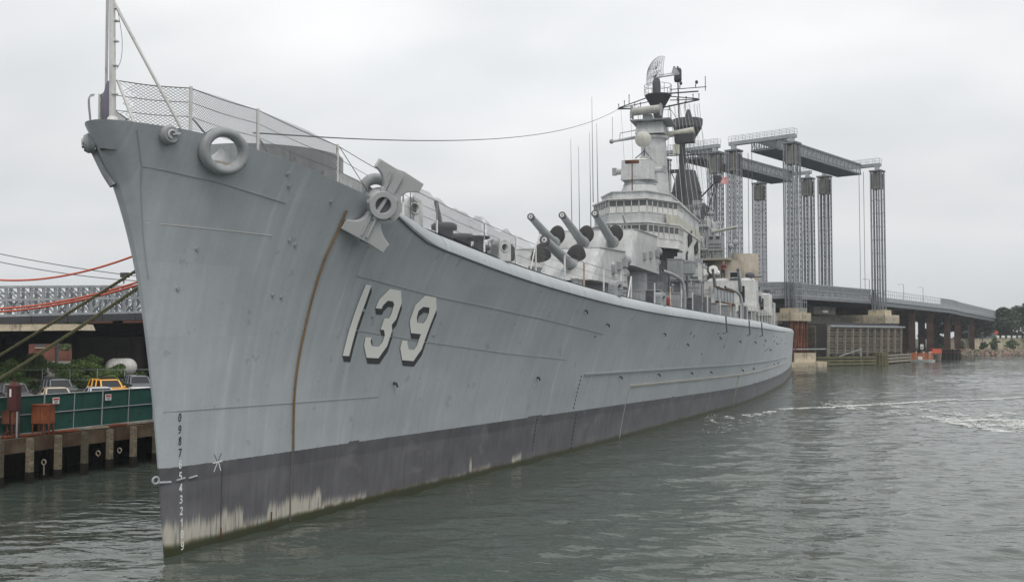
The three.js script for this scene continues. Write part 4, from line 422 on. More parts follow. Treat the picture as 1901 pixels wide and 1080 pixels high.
{ // after superstructure round the funnel: house, galleries, directors, flag bags
  const R = rngOf(57), A = new THREE.Group(); A.name = 'after_superstructure'; ship.add(A);
  mb().loft([V(85.5, -3, 13.4), V(85.5, 3.3, 13.4), V(107, 3.3, 13.4), V(107, -3, 13.4)], [V(86, -2.8, 16.5), V(86, 3.1, 16.5), V(107, 3.1, 16.5), V(107, -2.8, 16.5)]).build('funnel_house', M.hazeLight, A);
  for (const [s, y, w, d] of [[89, 14.9, 1.5, 5], [96, 16.55, 1.8, 4], [88, 17.4, 1.6, 3]]) { const p = mb().box(V(s, 3.6, y), w, .14, d).build('gallery', M.hazeLight, A); for (let k = 0; k <= 6; k++) mb().bar(V(s - d / 2 + k * d / 6, 3.6 + w / 2 - .05, y), V(s - d / 2 + k * d / 6, 3.6 + w / 2 - .05, y + 1), .028, 5).build('gallery_post', M.white, p); for (const h of [.5, 1]) mb().bar(V(s - d / 2, 3.6 + w / 2 - .05, y + h), V(s + d / 2, 3.6 + w / 2 - .05, y + h), .022, 5).build('gallery_rail', M.white, p); }
  for (let k = 0; k < 34; k++) { const s = 85 + 16 * R(), y = 13.8 + 6 * R(), b = 2.6 + 1.5 * R(), q = R(); const w = .25 + .7 * R(), h = .25 + .8 * R(); q < .6 ? mb().box(V(s, b, y), w, h, .3 + R()).build('deck_fitting', [M.haze, M.hazeLight, M.darkMast][k % 3], A) : mb().lathe([[0, 0], [w * .4, .05], [w * .5, h * .6], [w * .3, h], [0, h]], V(s, b, y), 14).build('deck_fitting', [M.haze, M.hazeWhite][k % 2], A); }
  mb().bar(V(92, 4.4, 17.2), V(90, 7.2, 17.5), .2, 12, .14).build('boat_boom', M.cream, A); mb().lathe([[.3, 13.4], [.3, 17.6], [.55, 17.7], [.55, 18.5], [0, 18.6]], V(91, 3.9, 0), 18).build('light_director', M.haze, A);
  for (let k = 0; k < 10; k++) { const b0 = 1.0 + .32 * k, b1 = 3.0 + .38 * k; mb().bar(V(81.5, b0, 29.3), V(70 + 2.2 * k, b1, 14.5 - .5 * (k % 3)), .016, 4).build('signal_halyard', M.hazeWhite, A); }
}
{ // two white signal lamps on the house edge
  for (const [s, b, y, k] of [[78.3, 4.9, 11.15, 1], [78.1, 5.9, 11.15, 1.25]]) { const o = thing('signal_lamp', k > 1.1 ? 'larger white signal lamp beside the seated person in red' : 'smaller white signal lamp left of the larger one amidships', 'lamp', 'white signal lamps'); o.position.copy(V(s, b, y)); mb().lathe([[.25, 0], [.1, .1], [.08, .45 * k], [0, .45 * k]], P3(0, 0, 0), 12).build('stand', M.hazeWhite, o); mb().add(new THREE.CylinderGeometry(.36 * k, .28 * k, .6 * k, 20).rotateX(Math.PI / 2.2), new THREE.Matrix4().makeTranslation(0, .72 * k, 0)).sphere(P3(.28 * k, .55 * k, 0), .2 * k).sphere(P3(-.25 * k, .9 * k, 0), .16 * k).build('drum', M.whitePaint, o); }
}
{ // flag on the gaff
  const W = 52, H = 26, ft = dataTex(W * 2, H * 2, (i, j) => { const y = 1 - j / (H * 2), x = i / (W * 2); if (x < .4 && y < .54) { const a = (i % 8) - 4, b = (j % 6) - 3; return a * a + b * b < 2 ? [225, 225, 225] : [52, 52, 96]; } return Math.floor(y * 13) % 2 ? [228, 222, 220] : [190, 62, 66]; }, true, false);
  const g = new THREE.PlaneGeometry(1.25, .8, 16, 8), p = g.attributes.position; for (let i = 0; i < p.count; i++) { const x = p.getX(i) + .625; p.setZ(i, .09 * Math.sin(x * 6) * x); p.setY(i, p.getY(i) - .12 * x); } g.computeVertexNormals(); const m = new THREE.MeshStandardMaterial({ map: ft, roughness: .9, side: THREE.DoubleSide }); const o = new THREE.Mesh(g, m); o.name = 'ensign'; o.position.copy(V(100, 4.75, 24.2)); o.rotation.y = .2; scene.add(o); tag(o, 'small striped ensign flying from the gaff abaft the funnel', 'flag');
}
{ // crew member in red at the mount
  const bones = [[[0, .95, 0], [0, 1.38, .12], .15, .16], [[0, .9, 0], [0, .98, 0], .16, .16], [[0, 1.42, .13], [0, 1.55, .17], .065, .06], [[0, 1.64, .19], [0, 1.7, .19], .095, .1], [[.18, 1.38, .12], [.27, 1.14, .16], .06, .048], [[.27, 1.14, .16], [.16, 1.02, .4], .047, .034], [[-.18, 1.38, .12], [-.27, 1.14, .2], .06, .048], [[-.27, 1.14, .2], [-.1, 1.05, .44], .047, .034], [[.1, .9, 0], [.12, .48, .05], .095, .07], [[.12, .48, .05], [.13, .08, -.02], .068, .045], [[-.1, .9, 0], [-.14, .48, .08], .095, .07], [[-.14, .48, .08], [-.15, .08, 0], .068, .045], [[.13, .06, -.03], [.14, .04, .15], .045, .035], [[-.15, .06, 0], [-.16, .04, .18], .045, .035], [[0, 1.66, .28], [0, 1.64, .31], .018, .015]];
  const { MarchingCubes } = await import('three/addons/objects/MarchingCubes.js'); const N = 76, mc = new MarchingCubes(N, new THREE.MeshBasicMaterial(), false, false, 60000); mc.isolation = 0; const half = .98, cy = .92; const A = new THREE.Vector3(), B = new THREE.Vector3(), P = new THREE.Vector3();
  for (let k = 0; k < N; k++) for (let j = 0; j < N; j++) for (let i = 0; i < N; i++) { P.set((i / N * 2 - 1) * half, (j / N * 2 - 1) * half + cy, (k / N * 2 - 1) * half); let d = 9; for (const [a, b, r0, r1] of bones) { A.set(...a); B.set(...b); const ab = B.clone().sub(A), t = clamp(P.clone().sub(A).dot(ab) / ab.lengthSq()), e = P.distanceTo(A.addScaledVector(ab, t)) - lerp(r0, r1, t), h = clamp(.5 + .5 * (d - e) / .035); d = lerp(d, e, h) - .035 * h * (1 - h); } mc.field[k * N * N + j * N + i] = -d; }
  mc.update(); const n = mc.count, pa = mc.positionArray.slice(0, n * 3), na = mc.normalArray.slice(0, n * 3); for (let i = 0; i < n; i++) { pa[3 * i] *= half; pa[3 * i + 1] = pa[3 * i + 1] * half + cy; pa[3 * i + 2] *= half; }
  let g = new THREE.BufferGeometry(); g.setAttribute('position', new THREE.BufferAttribute(pa, 3)); g.setAttribute('normal', new THREE.BufferAttribute(na, 3)); const hands = mb(); hands.add(g);
  for (const [hx, hy, hz, sx] of [[.16, 1.02, .4, -1], [-.1, 1.05, .44, 1]]) { hands.sphere(P3(hx, hy, hz + .03), .035, .016, .045, 8, 6); for (let f = 0; f < 4; f++) { const x = hx + (f - 1.5) * .018, L = [.06, .07, .066, .05][f]; hands.bar(P3(x, hy, hz + .06), P3(x, hy - .012, hz + .06 + L * .55), .009, 5).bar(P3(x, hy - .012, hz + .06 + L * .55), P3(x, hy - .035, hz + .06 + L), .008, 5); } hands.bar(P3(hx + sx * .03, hy, hz + .02), P3(hx + sx * .06, hy - .01, hz + .06), .01, 5); }
  const G = mergeGeometries(hands.g), pp = G.attributes.position, col = new Float32Array(pp.count * 3); for (let i = 0; i < pp.count; i++) { const y = pp.getY(i), z = pp.getZ(i), x = Math.abs(pp.getX(i)); let c = [.13, .022, .026]; if (y > 1.47 || z > .36) c = [.42, .24, .17]; else if (y < .93) c = [.03, .035, .05]; if (y < .09) c = [.02, .02, .02]; col.set(c, 3 * i); } G.setAttribute('color', new THREE.BufferAttribute(col, 3));
  const o = new THREE.Group(); o.name = 'person'; const bm = new THREE.Mesh(G, new THREE.MeshStandardMaterial({ vertexColors: true, roughness: .8 })); bm.name = 'body'; o.add(bm); mb().sphere(P3(0, 1.73, .165), .108, .085, .112, 14, 10).build('hair', mat('hair', .03, .022, .016, .9), o); for (const x of [-.035, .035]) mb().sphere(P3(x, 1.68, .277), .012, .009, .008, 6, 5).build('eye', M.black, o); mb().box(P3(0, 1.615, .272), .045, .008, .012).build('mouth', mat('lip', .25, .09, .08, .7), o);
  o.position.copy(V(78.4, 6.75, 11.15)); o.rotation.y = .5; scene.add(o); tag(o, 'person in a dark red shirt leaning forward on the ship amidships', 'person');
}
// wire from the foretop down to the bow, mooring lines and hoses on the far bow
function line(name, label, cat, pts, r, m, n = 40, group) { const o = mb().tube(pts, r, n, 6).build(name, m); return tag(o, label, cat, group); }
const sag = (a, b, d, n = 12) => { const o = []; for (let k = 0; k <= n; k++) { const t = k / n, v = a.clone().lerp(b, t); v.y -= d * 4 * t * (1 - t); o.push(v); } return o; };
line('aerial_wire', 'thin slack wire strung from the foremast yard down to the bow rail', 'wire', sag(V(81.5, -4.2, 29.3), V(2, 1.26, 11.4), 1.3), .022, M.wire, 60);
{
  const px = (u, v, d) => C((u - 950.5) / 1900 * d, 5.748 + (622 - v) / 1900 * d, d); const twist = (a, b, d, r) => { const c = new THREE.CatmullRomCurve3(sag(a, b, d)), B = mb(); for (let w = 0; w < 3; w++) { const P = []; for (let k = 0; k <= 220; k++) { const t = k / 220, p = c.getPoint(t), q = t * 75 * 2.1 + w * 2.0944; P.push(p.add(P3(Math.cos(q) * r * .66, Math.sin(q) * r * .66, 0))); } B.tube(P, r * .5, 420, 5); } return B; };
  tag(twist(px(305, 468, 30.4), px(-60, 697, 36), .02, .05).build('mooring_rope', M.rope), 'thick olive mooring rope, upper one from the bow to the left', 'rope', 'mooring ropes off the bow');
  tag(twist(px(305, 500, 30.4), px(-60, 742, 34), .06, .055).build('mooring_rope', M.rope), 'thick olive mooring rope, lower one crossing the hedge', 'rope', 'mooring ropes off the bow');
  const h = (a, b, d, lb, r = .035) => tag(mb().tube(sag(a, b, d), r, 50, 6).build('orange_hose', M.orange), lb, 'hose', 'orange hoses sagging to the bow');
  h(px(300, 452, 31), px(-160, 480, 42), 1.0, 'orange line, highest of three, sagging against the sky'); h(px(300, 508, 31), px(-160, 560, 42), .62, 'orange line, middle one, sagging before the truss bridge'); h(px(300, 514, 31.5), px(-160, 572, 42), .55, 'orange line, lowest one, sagging before the truss bridge');
  line('overhead_cable', 'upper thin black cable across the sky at far left', 'cable', sag(px(-40, 463, 120), px(330, 520, 120), .4), .05, M.wire, 30, 'thin cables at left'); line('overhead_cable', 'lower thin black cable across the sky at far left', 'cable', sag(px(-40, 478, 120), px(330, 525, 120), .6), .05, M.wire, 30, 'thin cables at left');
}
// ---------------------------------------------------------------- quay on the far side: pier, screen fence, cabinets, cars, hedge
const pf = s => -13.3 + .1 * (s - 8.2);                                     // pier face
{
  const p = thing('timber_pier', 'weathered timber pier edge on fender piles left of the bow', 'pier');
  const ang = -Math.atan(.1), s0 = -14, s1 = 70, at = (s, off, y) => V(s, pf(s) - off, y);
  mb().beam(at(s0, .25, 1.5), at(s1, .25, 1.5), .36, .56).build('fascia_beam', mat('fascia', .14, .12, .085, .9, rustTex), p);
  mb().loft([at(s0, .44, 1.2), at(s1, .44, 1.2), at(s1, 3, 1.2), at(s0, 3, 1.2)], [at(s0, .44, 1.8), at(s1, .44, 1.8), at(s1, 3, 1.8), at(s0, 3, 1.8)]).build('pier_deck', mat('pierDeck', .2, .15, .10, .9, rustTex), p);
  for (let k = -12; k < 30; k++) { const s = 8.25 + k * 1.37, pile = mb().box(at(s, -.02, .62), .2, 2.24, .22, ang).build('fender_pile', k % 3 ? M.timberPost : M.timber, p); mb().box(at(s, -.02, -.1), .215, .95 + .25 * hash(k + 50, 3), .235, ang).build('weed_band', M.timberDark, pile); for (const y of [.55, .95, 1.35]) mb().bar(at(s, -.1, y), at(s, -.14, y), .03, 7).build('bolt', M.rustSteel, pile); }
  for (let k = -6; k < 16; k++) mb().bar(at(8.9 + k * 2.7, 1.2, -1), at(8.9 + k * 2.7, 1.2, 1.2), .2, 9).build('bearing_pile', M.timberDark, p);  // piles and back wall: shade under the deck put into the near-black timber colour
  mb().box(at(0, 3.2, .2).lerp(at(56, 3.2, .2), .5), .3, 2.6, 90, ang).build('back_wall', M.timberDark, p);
  const R = rngOf(9); for (let k = 0; k < 14; k++) { const s = 9 + R() * 8; mb().box(at(s, .2 + .3 * R(), 1.85), .12 + .1 * R(), .07, .8 + 1.2 * R(), ang + (R() - .5) * .4).build('loose_plank', k % 2 ? M.rustBright : M.timberGrey, p); }
  for (const [s, y] of [[10.3, .75], [13.1, .8], [14.3, .8]]) mb().add(new THREE.TorusGeometry(.1, .025, 6, 14), new THREE.Matrix4().makeTranslation(at(s, -.02, y).x, y, -s)).bar(at(s, -.03, y - .1), at(s, -.03, y - (s < 11 ? .5 : .15)), .025, 5).build('mooring_ring', M.tan, p);
  // green privacy fence
  const f = thing('screen_fence', 'chain fence with dark green privacy screen along the pier', 'fence'), fb = s => V(s, pf(s) - .85, 1.8), gm = mat('screenGreen', .012, .085, .068, .85, wearTex), ps2 = []; for (let s = 11.1 - 1.55 * 12; s < 44; s += 1.55) ps2.push(s);
  ps2.forEach((s, i) => { const a = fb(s); mb().bar(a, a.clone().add(P3(.06, 1.58, 0)), i % 2 ? .022 : .034, 7).build('post', M.galv, f); if (i) { const q = fb(ps2[i - 1]); for (const y of [.06, .8, 1.54]) mb().bar(q.clone().add(P3(.05, y, 0)), a.clone().add(P3(.05, y, 0)), .02, 6).build('rail', M.galv, f);
      const g = new THREE.PlaneGeometry(1, 1, 12, 10), pp = g.attributes.position; for (let k = 0; k < pp.count; k++) { const t = pp.getX(k) + .5, h = pp.getY(k) + .5, v = q.clone().lerp(a, t); pp.setXYZ(k, v.x + .01 + .035 * (fbm(s * 3 + t * 5, h * 3 + i, 3) - .5) * Math.sin(t * Math.PI) * Math.sin(h * Math.PI) * 3, 1.8 + .04 + h * 1.49, v.z); } g.computeVertexNormals(); mb().add(g).build('screen_panel', gm, f); } });
  const sg = (s, y, lb) => { const o = thing('warning_sign', lb, 'sign', 'small signs on the green fence'); o.position.copy(fb(s).add(P3(.11, y, 0))); o.rotation.y = Math.PI / 2 - .1; mb().box(P3(0, 0, 0), .34, .26, .012).build('plate', M.whitePaint, o); mb().box(P3(0, .06, .009), .28, .075, .006).build('red_band', mat('signRed', .45, .04, .04, .6), o); for (const y2 of [-.02, -.06, -.095]) mb().box(P3(0, y2, .009), .24 - Math.abs(y2), .016, .005).build('text_line', M.darkMast, o); };
  sg(11.62, 1.27, 'small white and red sign on the fence right of the rusty cabinets'); sg(14.45, 1.25, 'small white and red sign on the fence nearer the ship');
  const c1 = thing('power_pedestal', 'tall dark red electrical pedestal with peaked cap and side box', 'cabinet'); c1.position.copy(at(9.3, .45, 1.8)); c1.rotation.y = .25; const mr = mat('maroon', .11, .03, .032, .7, rustTex);
  mb().box(P3(0, 1.5, 0), .36, .95, .36).build('upper_housing', mr, c1); mb().loft([P3(-.2, 1.98, -.2), P3(.2, 1.98, -.2), P3(.2, 1.98, .2), P3(-.2, 1.98, .2)], [P3(-.07, 2.14, -.07), P3(.07, 2.14, -.07), P3(.07, 2.14, .07), P3(-.07, 2.14, .07)]).bar(P3(0, 2.14, 0), P3(0, 2.26, 0), .06, 8).build('peaked_cap', mr, c1); mb().box(P3(-.05, 1.72, .19), .07, .3, .012).build('label_plate', M.whitePaint, c1); mb().box(P3(-.22, .78, .05), .3, .5, .3).build('side_box', M.rustSteel, c1); mb().box(P3(.08, .75, .05), .2, .5, .26).build('switch_box', M.rustSteel, c1); for (const [x, z] of [[-.2, .1], [.02, .1], [.14, .1], [-.2, -.12], [.14, -.12]]) mb().bar(P3(x, 0, z), P3(x, 1.04, z), .035, 6).build('leg', M.rustSteel, c1); mb().beam(P3(-.55, .03, .1), P3(-.1, .25, .1), .06).build('foot_pipe', M.rustSteel, c1); mb().box(P3(.22, .5, .16), .05, 1.0, .05).build('conduit', M.galv, c1);
  const c2 = thing('rusty_cabinet', 'orange rusted electrical cabinet standing on legs before the fence', 'cabinet'); c2.position.copy(at(10.7, .45, 1.8)); c2.rotation.y = .25; mb().box(P3(0, .79, 0), .74, .72, .45).build('cabinet_box', M.rustBright, c2); mb().box(P3(0, 1.17, 0), .78, .05, .5).build('lid', M.rustBright, c2); mb().box(P3(.0, .79, .232), .02, .55, .02).build('door_seam', M.rustSteel, c2); for (const [x, z] of [[-.33, .18], [.33, .18], [-.33, -.18], [.33, -.18], [-.1, .1], [.02, .1], [.14, .1]]) mb().bar(P3(x, 0, z), P3(x, .52, z), .035, 6).build('leg', M.rustBright, c2);
}
function car(X, d, turn, kind, rgb, label, opt = {}) {
  const o = thing('parked_car', label, 'car', 'cars parked behind the green fence'); o.position.copy(C(X, 1.0, d)); o.rotation.y = turn; o.scale.setScalar(.93); const suv = kind === 'suv', L = suv ? 4.6 : 4.55, W = 1.78, H = suv ? 1.72 : 1.43; const pm = new THREE.MeshPhysicalMaterial({ roughness: .35, clearcoat: .8, clearcoatRoughness: .1 }); pm.color.setRGB(...rgb);
  const pr = suv ? [[-2.3, .35], [-2.3, .95], [-2.25, 1.05], [-1.0, 1.1], [2.25, 1.08], [2.3, .95], [2.3, .35]] : [[-2.27, .33], [-2.27, .8], [-2.1, .88], [-1.0, .95], [1.55, .95], [2.2, .9], [2.27, .8], [2.27, .33]]; const sh = new THREE.Shape(pr.map(p => new THREE.Vector2(...p))); mb().ext(sh, W - .16, new THREE.Matrix4().makeTranslation(0, 0, -(W - .16) / 2), .08).build('body', pm, o);
  const y0 = suv ? 1.08 : .95, cab = suv ? [[-1.15, y0], [-.45, H], [2.1, H], [2.28, y0]] : [[-1.05, y0], [-.3, H], [1.0, H], [1.75, y0]], cl = (x, y, w) => [P3(x, y, -w), P3(x, y, w)], a = cab;
  const g = mb(); const wl = .78, wh = .64; g.loft([P3(a[0][0], y0, -wl), P3(a[3][0], y0, -wl), P3(a[3][0], y0, wl), P3(a[0][0], y0, wl)].reverse(), [P3(a[1][0], H - .05, -wh), P3(a[2][0], H - .05, -wh), P3(a[2][0], H - .05, wh), P3(a[1][0], H - .05, wh)].reverse()); g.build('glasshouse', M.glass, o);
  mb().loft([P3(a[1][0] - .03, H - .055, -wh - .02), P3(a[2][0] + .03, H - .055, -wh - .02), P3(a[2][0] + .03, H - .055, wh + .02), P3(a[1][0] - .03, H - .055, wh + .02)].reverse(), [P3(a[1][0] + .15, H + .02, -wh + .1), P3(a[2][0] - .15, H + .02, -wh + .1), P3(a[2][0] - .15, H + .02, wh - .1), P3(a[1][0] + .15, H + .02, wh - .1)].reverse()).build('roof', pm, o);
  for (const z of [-1, 1]) { const f = (t, x0, x1) => [P3(x0, y0, z * (wl + .012)), P3(x1, H - .05, z * (wh + .012))]; for (const [x0, x1] of [[a[0][0], a[1][0]], [a[3][0], a[2][0]], [lerp(a[0][0], a[3][0], .42), lerp(a[1][0], a[2][0], .38)], ...(suv ? [[lerp(a[0][0], a[3][0], .72), lerp(a[1][0], a[2][0], .74)]] : [])]) { const [p, q] = f(0, x0, x1); mb().beam(p, q, .1, .06).build('pillar', pm, o); } mb().box(P3(-2.3, .68, z * .62), .08, .16, .36).build('headlight', M.whitePaint, o); mb().box(P3(2.31, .78, z * .68), .06, .22, .22).build('tail_light', mat('tail', .3, .02, .02, .3), o); mb().sphere(P3(a[0][0] + .25, y0 + .1, z * .98), .08, .07, .12, 8, 6).build('mirror', pm, o);
    for (const x of [-1.4, 1.4]) { const w = mb().add(new THREE.CylinderGeometry(.33, .33, .22, 22).rotateX(Math.PI / 2), new THREE.Matrix4().makeTranslation(x, .33, z * .8)).build('wheel', M.rubber, o); mb().add(new THREE.CylinderGeometry(.19, .19, .03, 16).rotateX(Math.PI / 2), new THREE.Matrix4().makeTranslation(x, .33, z * .915)).build('rim', M.galv, w); } }
  if (opt.rack) for (const z of [-.5, .5]) mb().bar(P3(-.3, H + .1, z), P3(1.9, H + .1, z), .025, 6).bar(P3(-.2, H, z), P3(-.2, H + .1, z), .02, 5).bar(P3(1.8, H, z), P3(1.8, H + .1, z), .02, 5).build('roof_rack', M.black, o); if (opt.lamp) mb().box(P3(0, H + .12, 0), .4, .14, 1.0).build('roof_pod', M.black, o); return o; }
car(-32.6, 67, 2.5, 'suv', [.018, .018, .022], 'black car at the far left behind the maroon pedestal'); car(-32.5, 73.4, 2.5, 'suv', [.06, .07, .08], 'dark grey sport utility car with roof rails behind the tan sedan', { rack: 1 }); car(-29.8, 67, 2.45, 'sedan', [.42, .34, .24], 'tan sedan parked behind the green fence'); car(-27.1, 67.4, 2.45, 'sedan', [.38, .41, .45], 'silver sedan between the tan sedan and the yellow car'); car(-28.8, 73, 2.55, 'suv', [.78, .36, .012], 'bright yellow sport utility car with black roof rack', { rack: 1, lamp: 1 }); car(-29.0, 79.5, 2.4, 'suv', [.07, .08, .10], 'dark blue grey sedan behind the white car by the bow'); car(-24.2, 67.3, 2.5, 'sedan', [.75, .76, .77], 'white car whose roof shows just left of the bow');
// foliage helpers
const leafMats = [[.035, .068, .02], [.05, .09, .024], [.07, .115, .03], [.028, .05, .02]].map((c, i) => { const m = new THREE.MeshStandardMaterial({ roughness: .9, side: THREE.DoubleSide }); m.color.setRGB(...c); return m; });
function leafCloud(R, clumps, n, size, tint) { const pos = new Float32Array(n * 9 * 2), nor = new Float32Array(n * 9 * 2), col = new Float32Array(n * 9 * 2); let k = 0; const a = new THREE.Vector3(), b = new THREE.Vector3(), c = new THREE.Vector3(), q = new THREE.Vector3();
  for (let i = 0; i < n; i++) { const cl = clumps[Math.floor(R() * clumps.length)]; const th = R() * 6.283, ph = Math.acos(2 * R() - 1), rr = Math.pow(R(), .42); q.set(Math.sin(ph) * Math.cos(th) * cl[3] * rr + cl[0], Math.cos(ph) * cl[4] * rr + cl[1], Math.sin(ph) * Math.sin(th) * cl[3] * rr + cl[2]); const s = size * (.6 + .8 * R()); a.set(R() - .5, R() - .5, R() - .5).normalize(); b.set(R() - .5, R() - .5, R() - .5).cross(a).normalize(); c.crossVectors(a, b); const v = .7 + .6 * R(), tc = [tint[0] * v * (.85 + .4 * R()), tint[1] * v, tint[2] * v];
    const P = [q.clone().addScaledVector(a, -s), q.clone().addScaledVector(b, s * .45), q.clone().addScaledVector(a, s), q.clone().addScaledVector(b, -s * .45)]; for (const w of [0, 1, 2, 0, 2, 3]) { pos.set([P[w].x, P[w].y, P[w].z], k); nor.set([-c.x, -c.y, -c.z], k); col.set(tc, k); k += 3; } }
  const g = new THREE.BufferGeometry(); g.setAttribute('position', new THREE.BufferAttribute(pos, 3)); g.setAttribute('normal', new THREE.BufferAttribute(nor, 3)); g.setAttribute('color', new THREE.BufferAttribute(col, 3)); return g; }
const leafMat = new THREE.MeshPhysicalMaterial({ roughness: .85, side: THREE.DoubleSide, vertexColors: true });
function plantAt(pos, name, label, cat, group, seed, h, w, n, size, tint, trunk = true, low = .25) { const R = rngOf(seed), o = thing(name, label, cat, group); o.position.copy(pos); const clumps = []; const nc = 9 + Math.floor(R() * 6); for (let k = 0; k < nc; k++) { const y = h * (low + (1 - low) * (k + .3) / nc), prof = Math.sin(Math.PI * clamp((y / h - low * .6) / (1.08 - low * .6))) * .8 + .2, a = R() * 6.283, r = w * .34 * prof * Math.sqrt(R()); clumps.push([Math.cos(a) * r, y * .94, Math.sin(a) * r, w * .3 * (.6 + .6 * R()) * prof, h * .12 * (.7 + .7 * R())]); }
  if (trunk) { const B = mb().bar(P3(0, -.2, 0), P3(.1, h * .75, .05), h * .028, 7, h * .008); for (const c of clumps.slice(0, 6)) B.bar(P3(.04, c[1] * .6, .02), P3(c[0], c[1], c[2]), h * .012, 5, h * .004); B.build('trunk', mat('bark', .05, .04, .03, .95), o); }
  const g = leafCloud(R, clumps, n, size, tint), m = new THREE.Mesh(g, leafMat); m.name = trunk ? 'crown' : 'foliage'; m.castShadow = true; o.add(m); return o; }
{
  const spots = [[-33.5, 61, 2.6, 4], [-30.4, 62, 2.9, 4.2], [-27.8, 64, 2.5, 3.8], [-31.5, 67, 3.2, 4.2], [-28.6, 69, 3.1, 4], [-36, 66, 3.2, 4.6], [-25.6, 67, 2.3, 3.2], [-24.8, 63, 1.5, 2.6], [-34, 71, 3.0, 4.4], [-26.6, 73, 2.6, 3]];
  const lb = ['left-hand leafy bush above the black car', 'leafy bush behind the dark grey sport utility car', 'leafy bush behind the yellow car', 'tall bush in the second row behind the leafy hedge', 'tall bush left of the white tank', 'bush at the far left edge under the ropes', 'small bush in front of the white tank', 'low scrub between the tank and the bow', 'back-row bush under the dark old bridge', 'back-row bush right behind the white tank'];
  spots.forEach(([X, d, h, w], i) => plantAt(C(X * 1.31, .95, d * 1.31), 'bush', lb[i], 'bush', 'hedge behind the parked cars', 100 + i, h, w * 1.15, 7000, .1, i % 3 ? [.105, .175, .045] : [.08, .14, .038], false, .1));
  const t = thing('storage_tank', 'white horizontal tank half hidden by bushes near the bow', 'tank'); t.position.copy(C(-35.1, .95, 92)); t.rotation.y = .35; mb().add(new THREE.CapsuleGeometry(.78, 1.2, 10, 24).rotateZ(Math.PI / 2), new THREE.Matrix4().makeTranslation(0, 1.95, 0)).build('shell', M.white, t); for (const x of [-.6, .6]) mb().box(P3(x, .6, 0), .2, 1.25, 1.1).build('saddle', M.concreteDark, t);
  const wf = thing('wire_fence', 'thin wire fence with grey posts behind the parked cars', 'fence'); for (let k = 0; k < 12; k++) { const a = C(-52 + k * 2.1, .95, 80 + k * .2); mb().bar(a, a.clone().add(P3(0, 2.1, 0)), .03, 6).build('post', M.galv, wf); } for (const y of [.5, 1.25, 2.05]) mb().bar(C(-52, .95 + y, 80), C(-28.9, .95 + y, 82.2), .014, 4).build('wire', M.galv, wf);
  // old concrete bridge end; near-black colour carries the shade beneath
  const ob = thing('old_bridge', 'low old concrete bridge, dark beneath, behind the hedge', 'bridge'), Q = (X, y, d) => C(X, y, d);
  mb().loft([Q(-80, 5.4, 93), Q(-30, 5.9, 99), Q(-36, 5.9, 121), Q(-86, 5.4, 115)], [Q(-80, 6.5, 93), Q(-30, 7.0, 99), Q(-36, 7.0, 121), Q(-86, 6.5, 115)]).build('deck_slab', mat('oldShade', .045, .04, .035, .9, stoneTex), ob); mb().loft([Q(-48, 5.95, 76), Q(-33, 6.12, 78), Q(-33.8, 6.12, 83), Q(-49, 5.95, 81)], [Q(-48, 6.5, 76), Q(-33.2, 6.6, 78), Q(-34, 6.6, 83), Q(-49, 6.5, 81)]).build('parapet', M.concrete, ob);
  for (const X of [-46, -41]) mb().box(Q(X, 3.4, 80.5), 1, 5.2, 1, .3).build('ramp_column', M.oldShade, ob); for (const [X, d] of [[-52, 98], [-38, 101], [-31.5, 103]]) mb().box(Q(X, 3.6, d), 6, 4, 14, .4).build('pier_wall', M.oldShade, ob); for (let k = 0; k < 5; k++) mb().beam(Q(-78, 5.0, 96 + k * 4.5), Q(-32, 5.5, 101 + k * 4.5), .6, .9).build('girder', M.dark, ob);
  const brick = mat('brick', .22, .085, .06, .9, stoneTex); for (const [X, d, w, h, l] of [[-70, 165, 26, 6.5, 'low red brick building seen through the old bridge opening'], [-44, 170, 24, 9.6, 'red brick building between the bridges close to the bow']]) { const b = thing('brick_building', l, 'building', 'brick buildings beyond the bridge'); b.position.copy(C(X, 1.7, d)); b.rotation.y = .3; mb().box(P3(0, h / 2, 0), w, h, 10).build('wall', brick, b); mb().box(P3(0, h + .15, 0), w + .6, .3, 10.6).build('roof', M.concreteDark, b); for (let k = 0; k < 7; k++) { const q = mb().box(P3(-w / 2 + (k + .5) * w / 7, h * .45, 5.03), 1.4, 1.5, .1).build('window', M.winDark, b); mb().box(P3(-w / 2 + (k + .5) * w / 7, h * .45 - .85, 5.1), 1.6, .14, .2).build('sill', M.concrete, q); } }
  plantAt(C(-64, 1.7, 150), 'roadside_tree', 'dim green tree seen under the old bridge', 'tree', null, 77, 7, 9, 1600, .35, [.08, .12, .045]);
  const lp = thing('utility_pole', 'pale metal pole standing under the old bridge', 'pole'); lp.position.copy(C(-40, 1.7, 90)); mb().bar(P3(0, 0, 0), P3(0, 3.6, 0), .14, 10).build('shaft', M.galv, lp); mb().box(P3(0, .1, 0), .5, .2, .5).build('foot', M.concrete, lp);
  const nv = thing('camera_box', 'small dark box on the truss bridge rail near the bow', 'camera'); nv.position.copy(C(-32.7, 10.55, 86)); mb().bar(P3(0, -.5, 0), P3(0, .1, 0), .05, 6).build('post', M.darkMast, nv); mb().box(P3(.1, .25, 0), .7, .4, .35).build('housing', M.dark, nv);
}
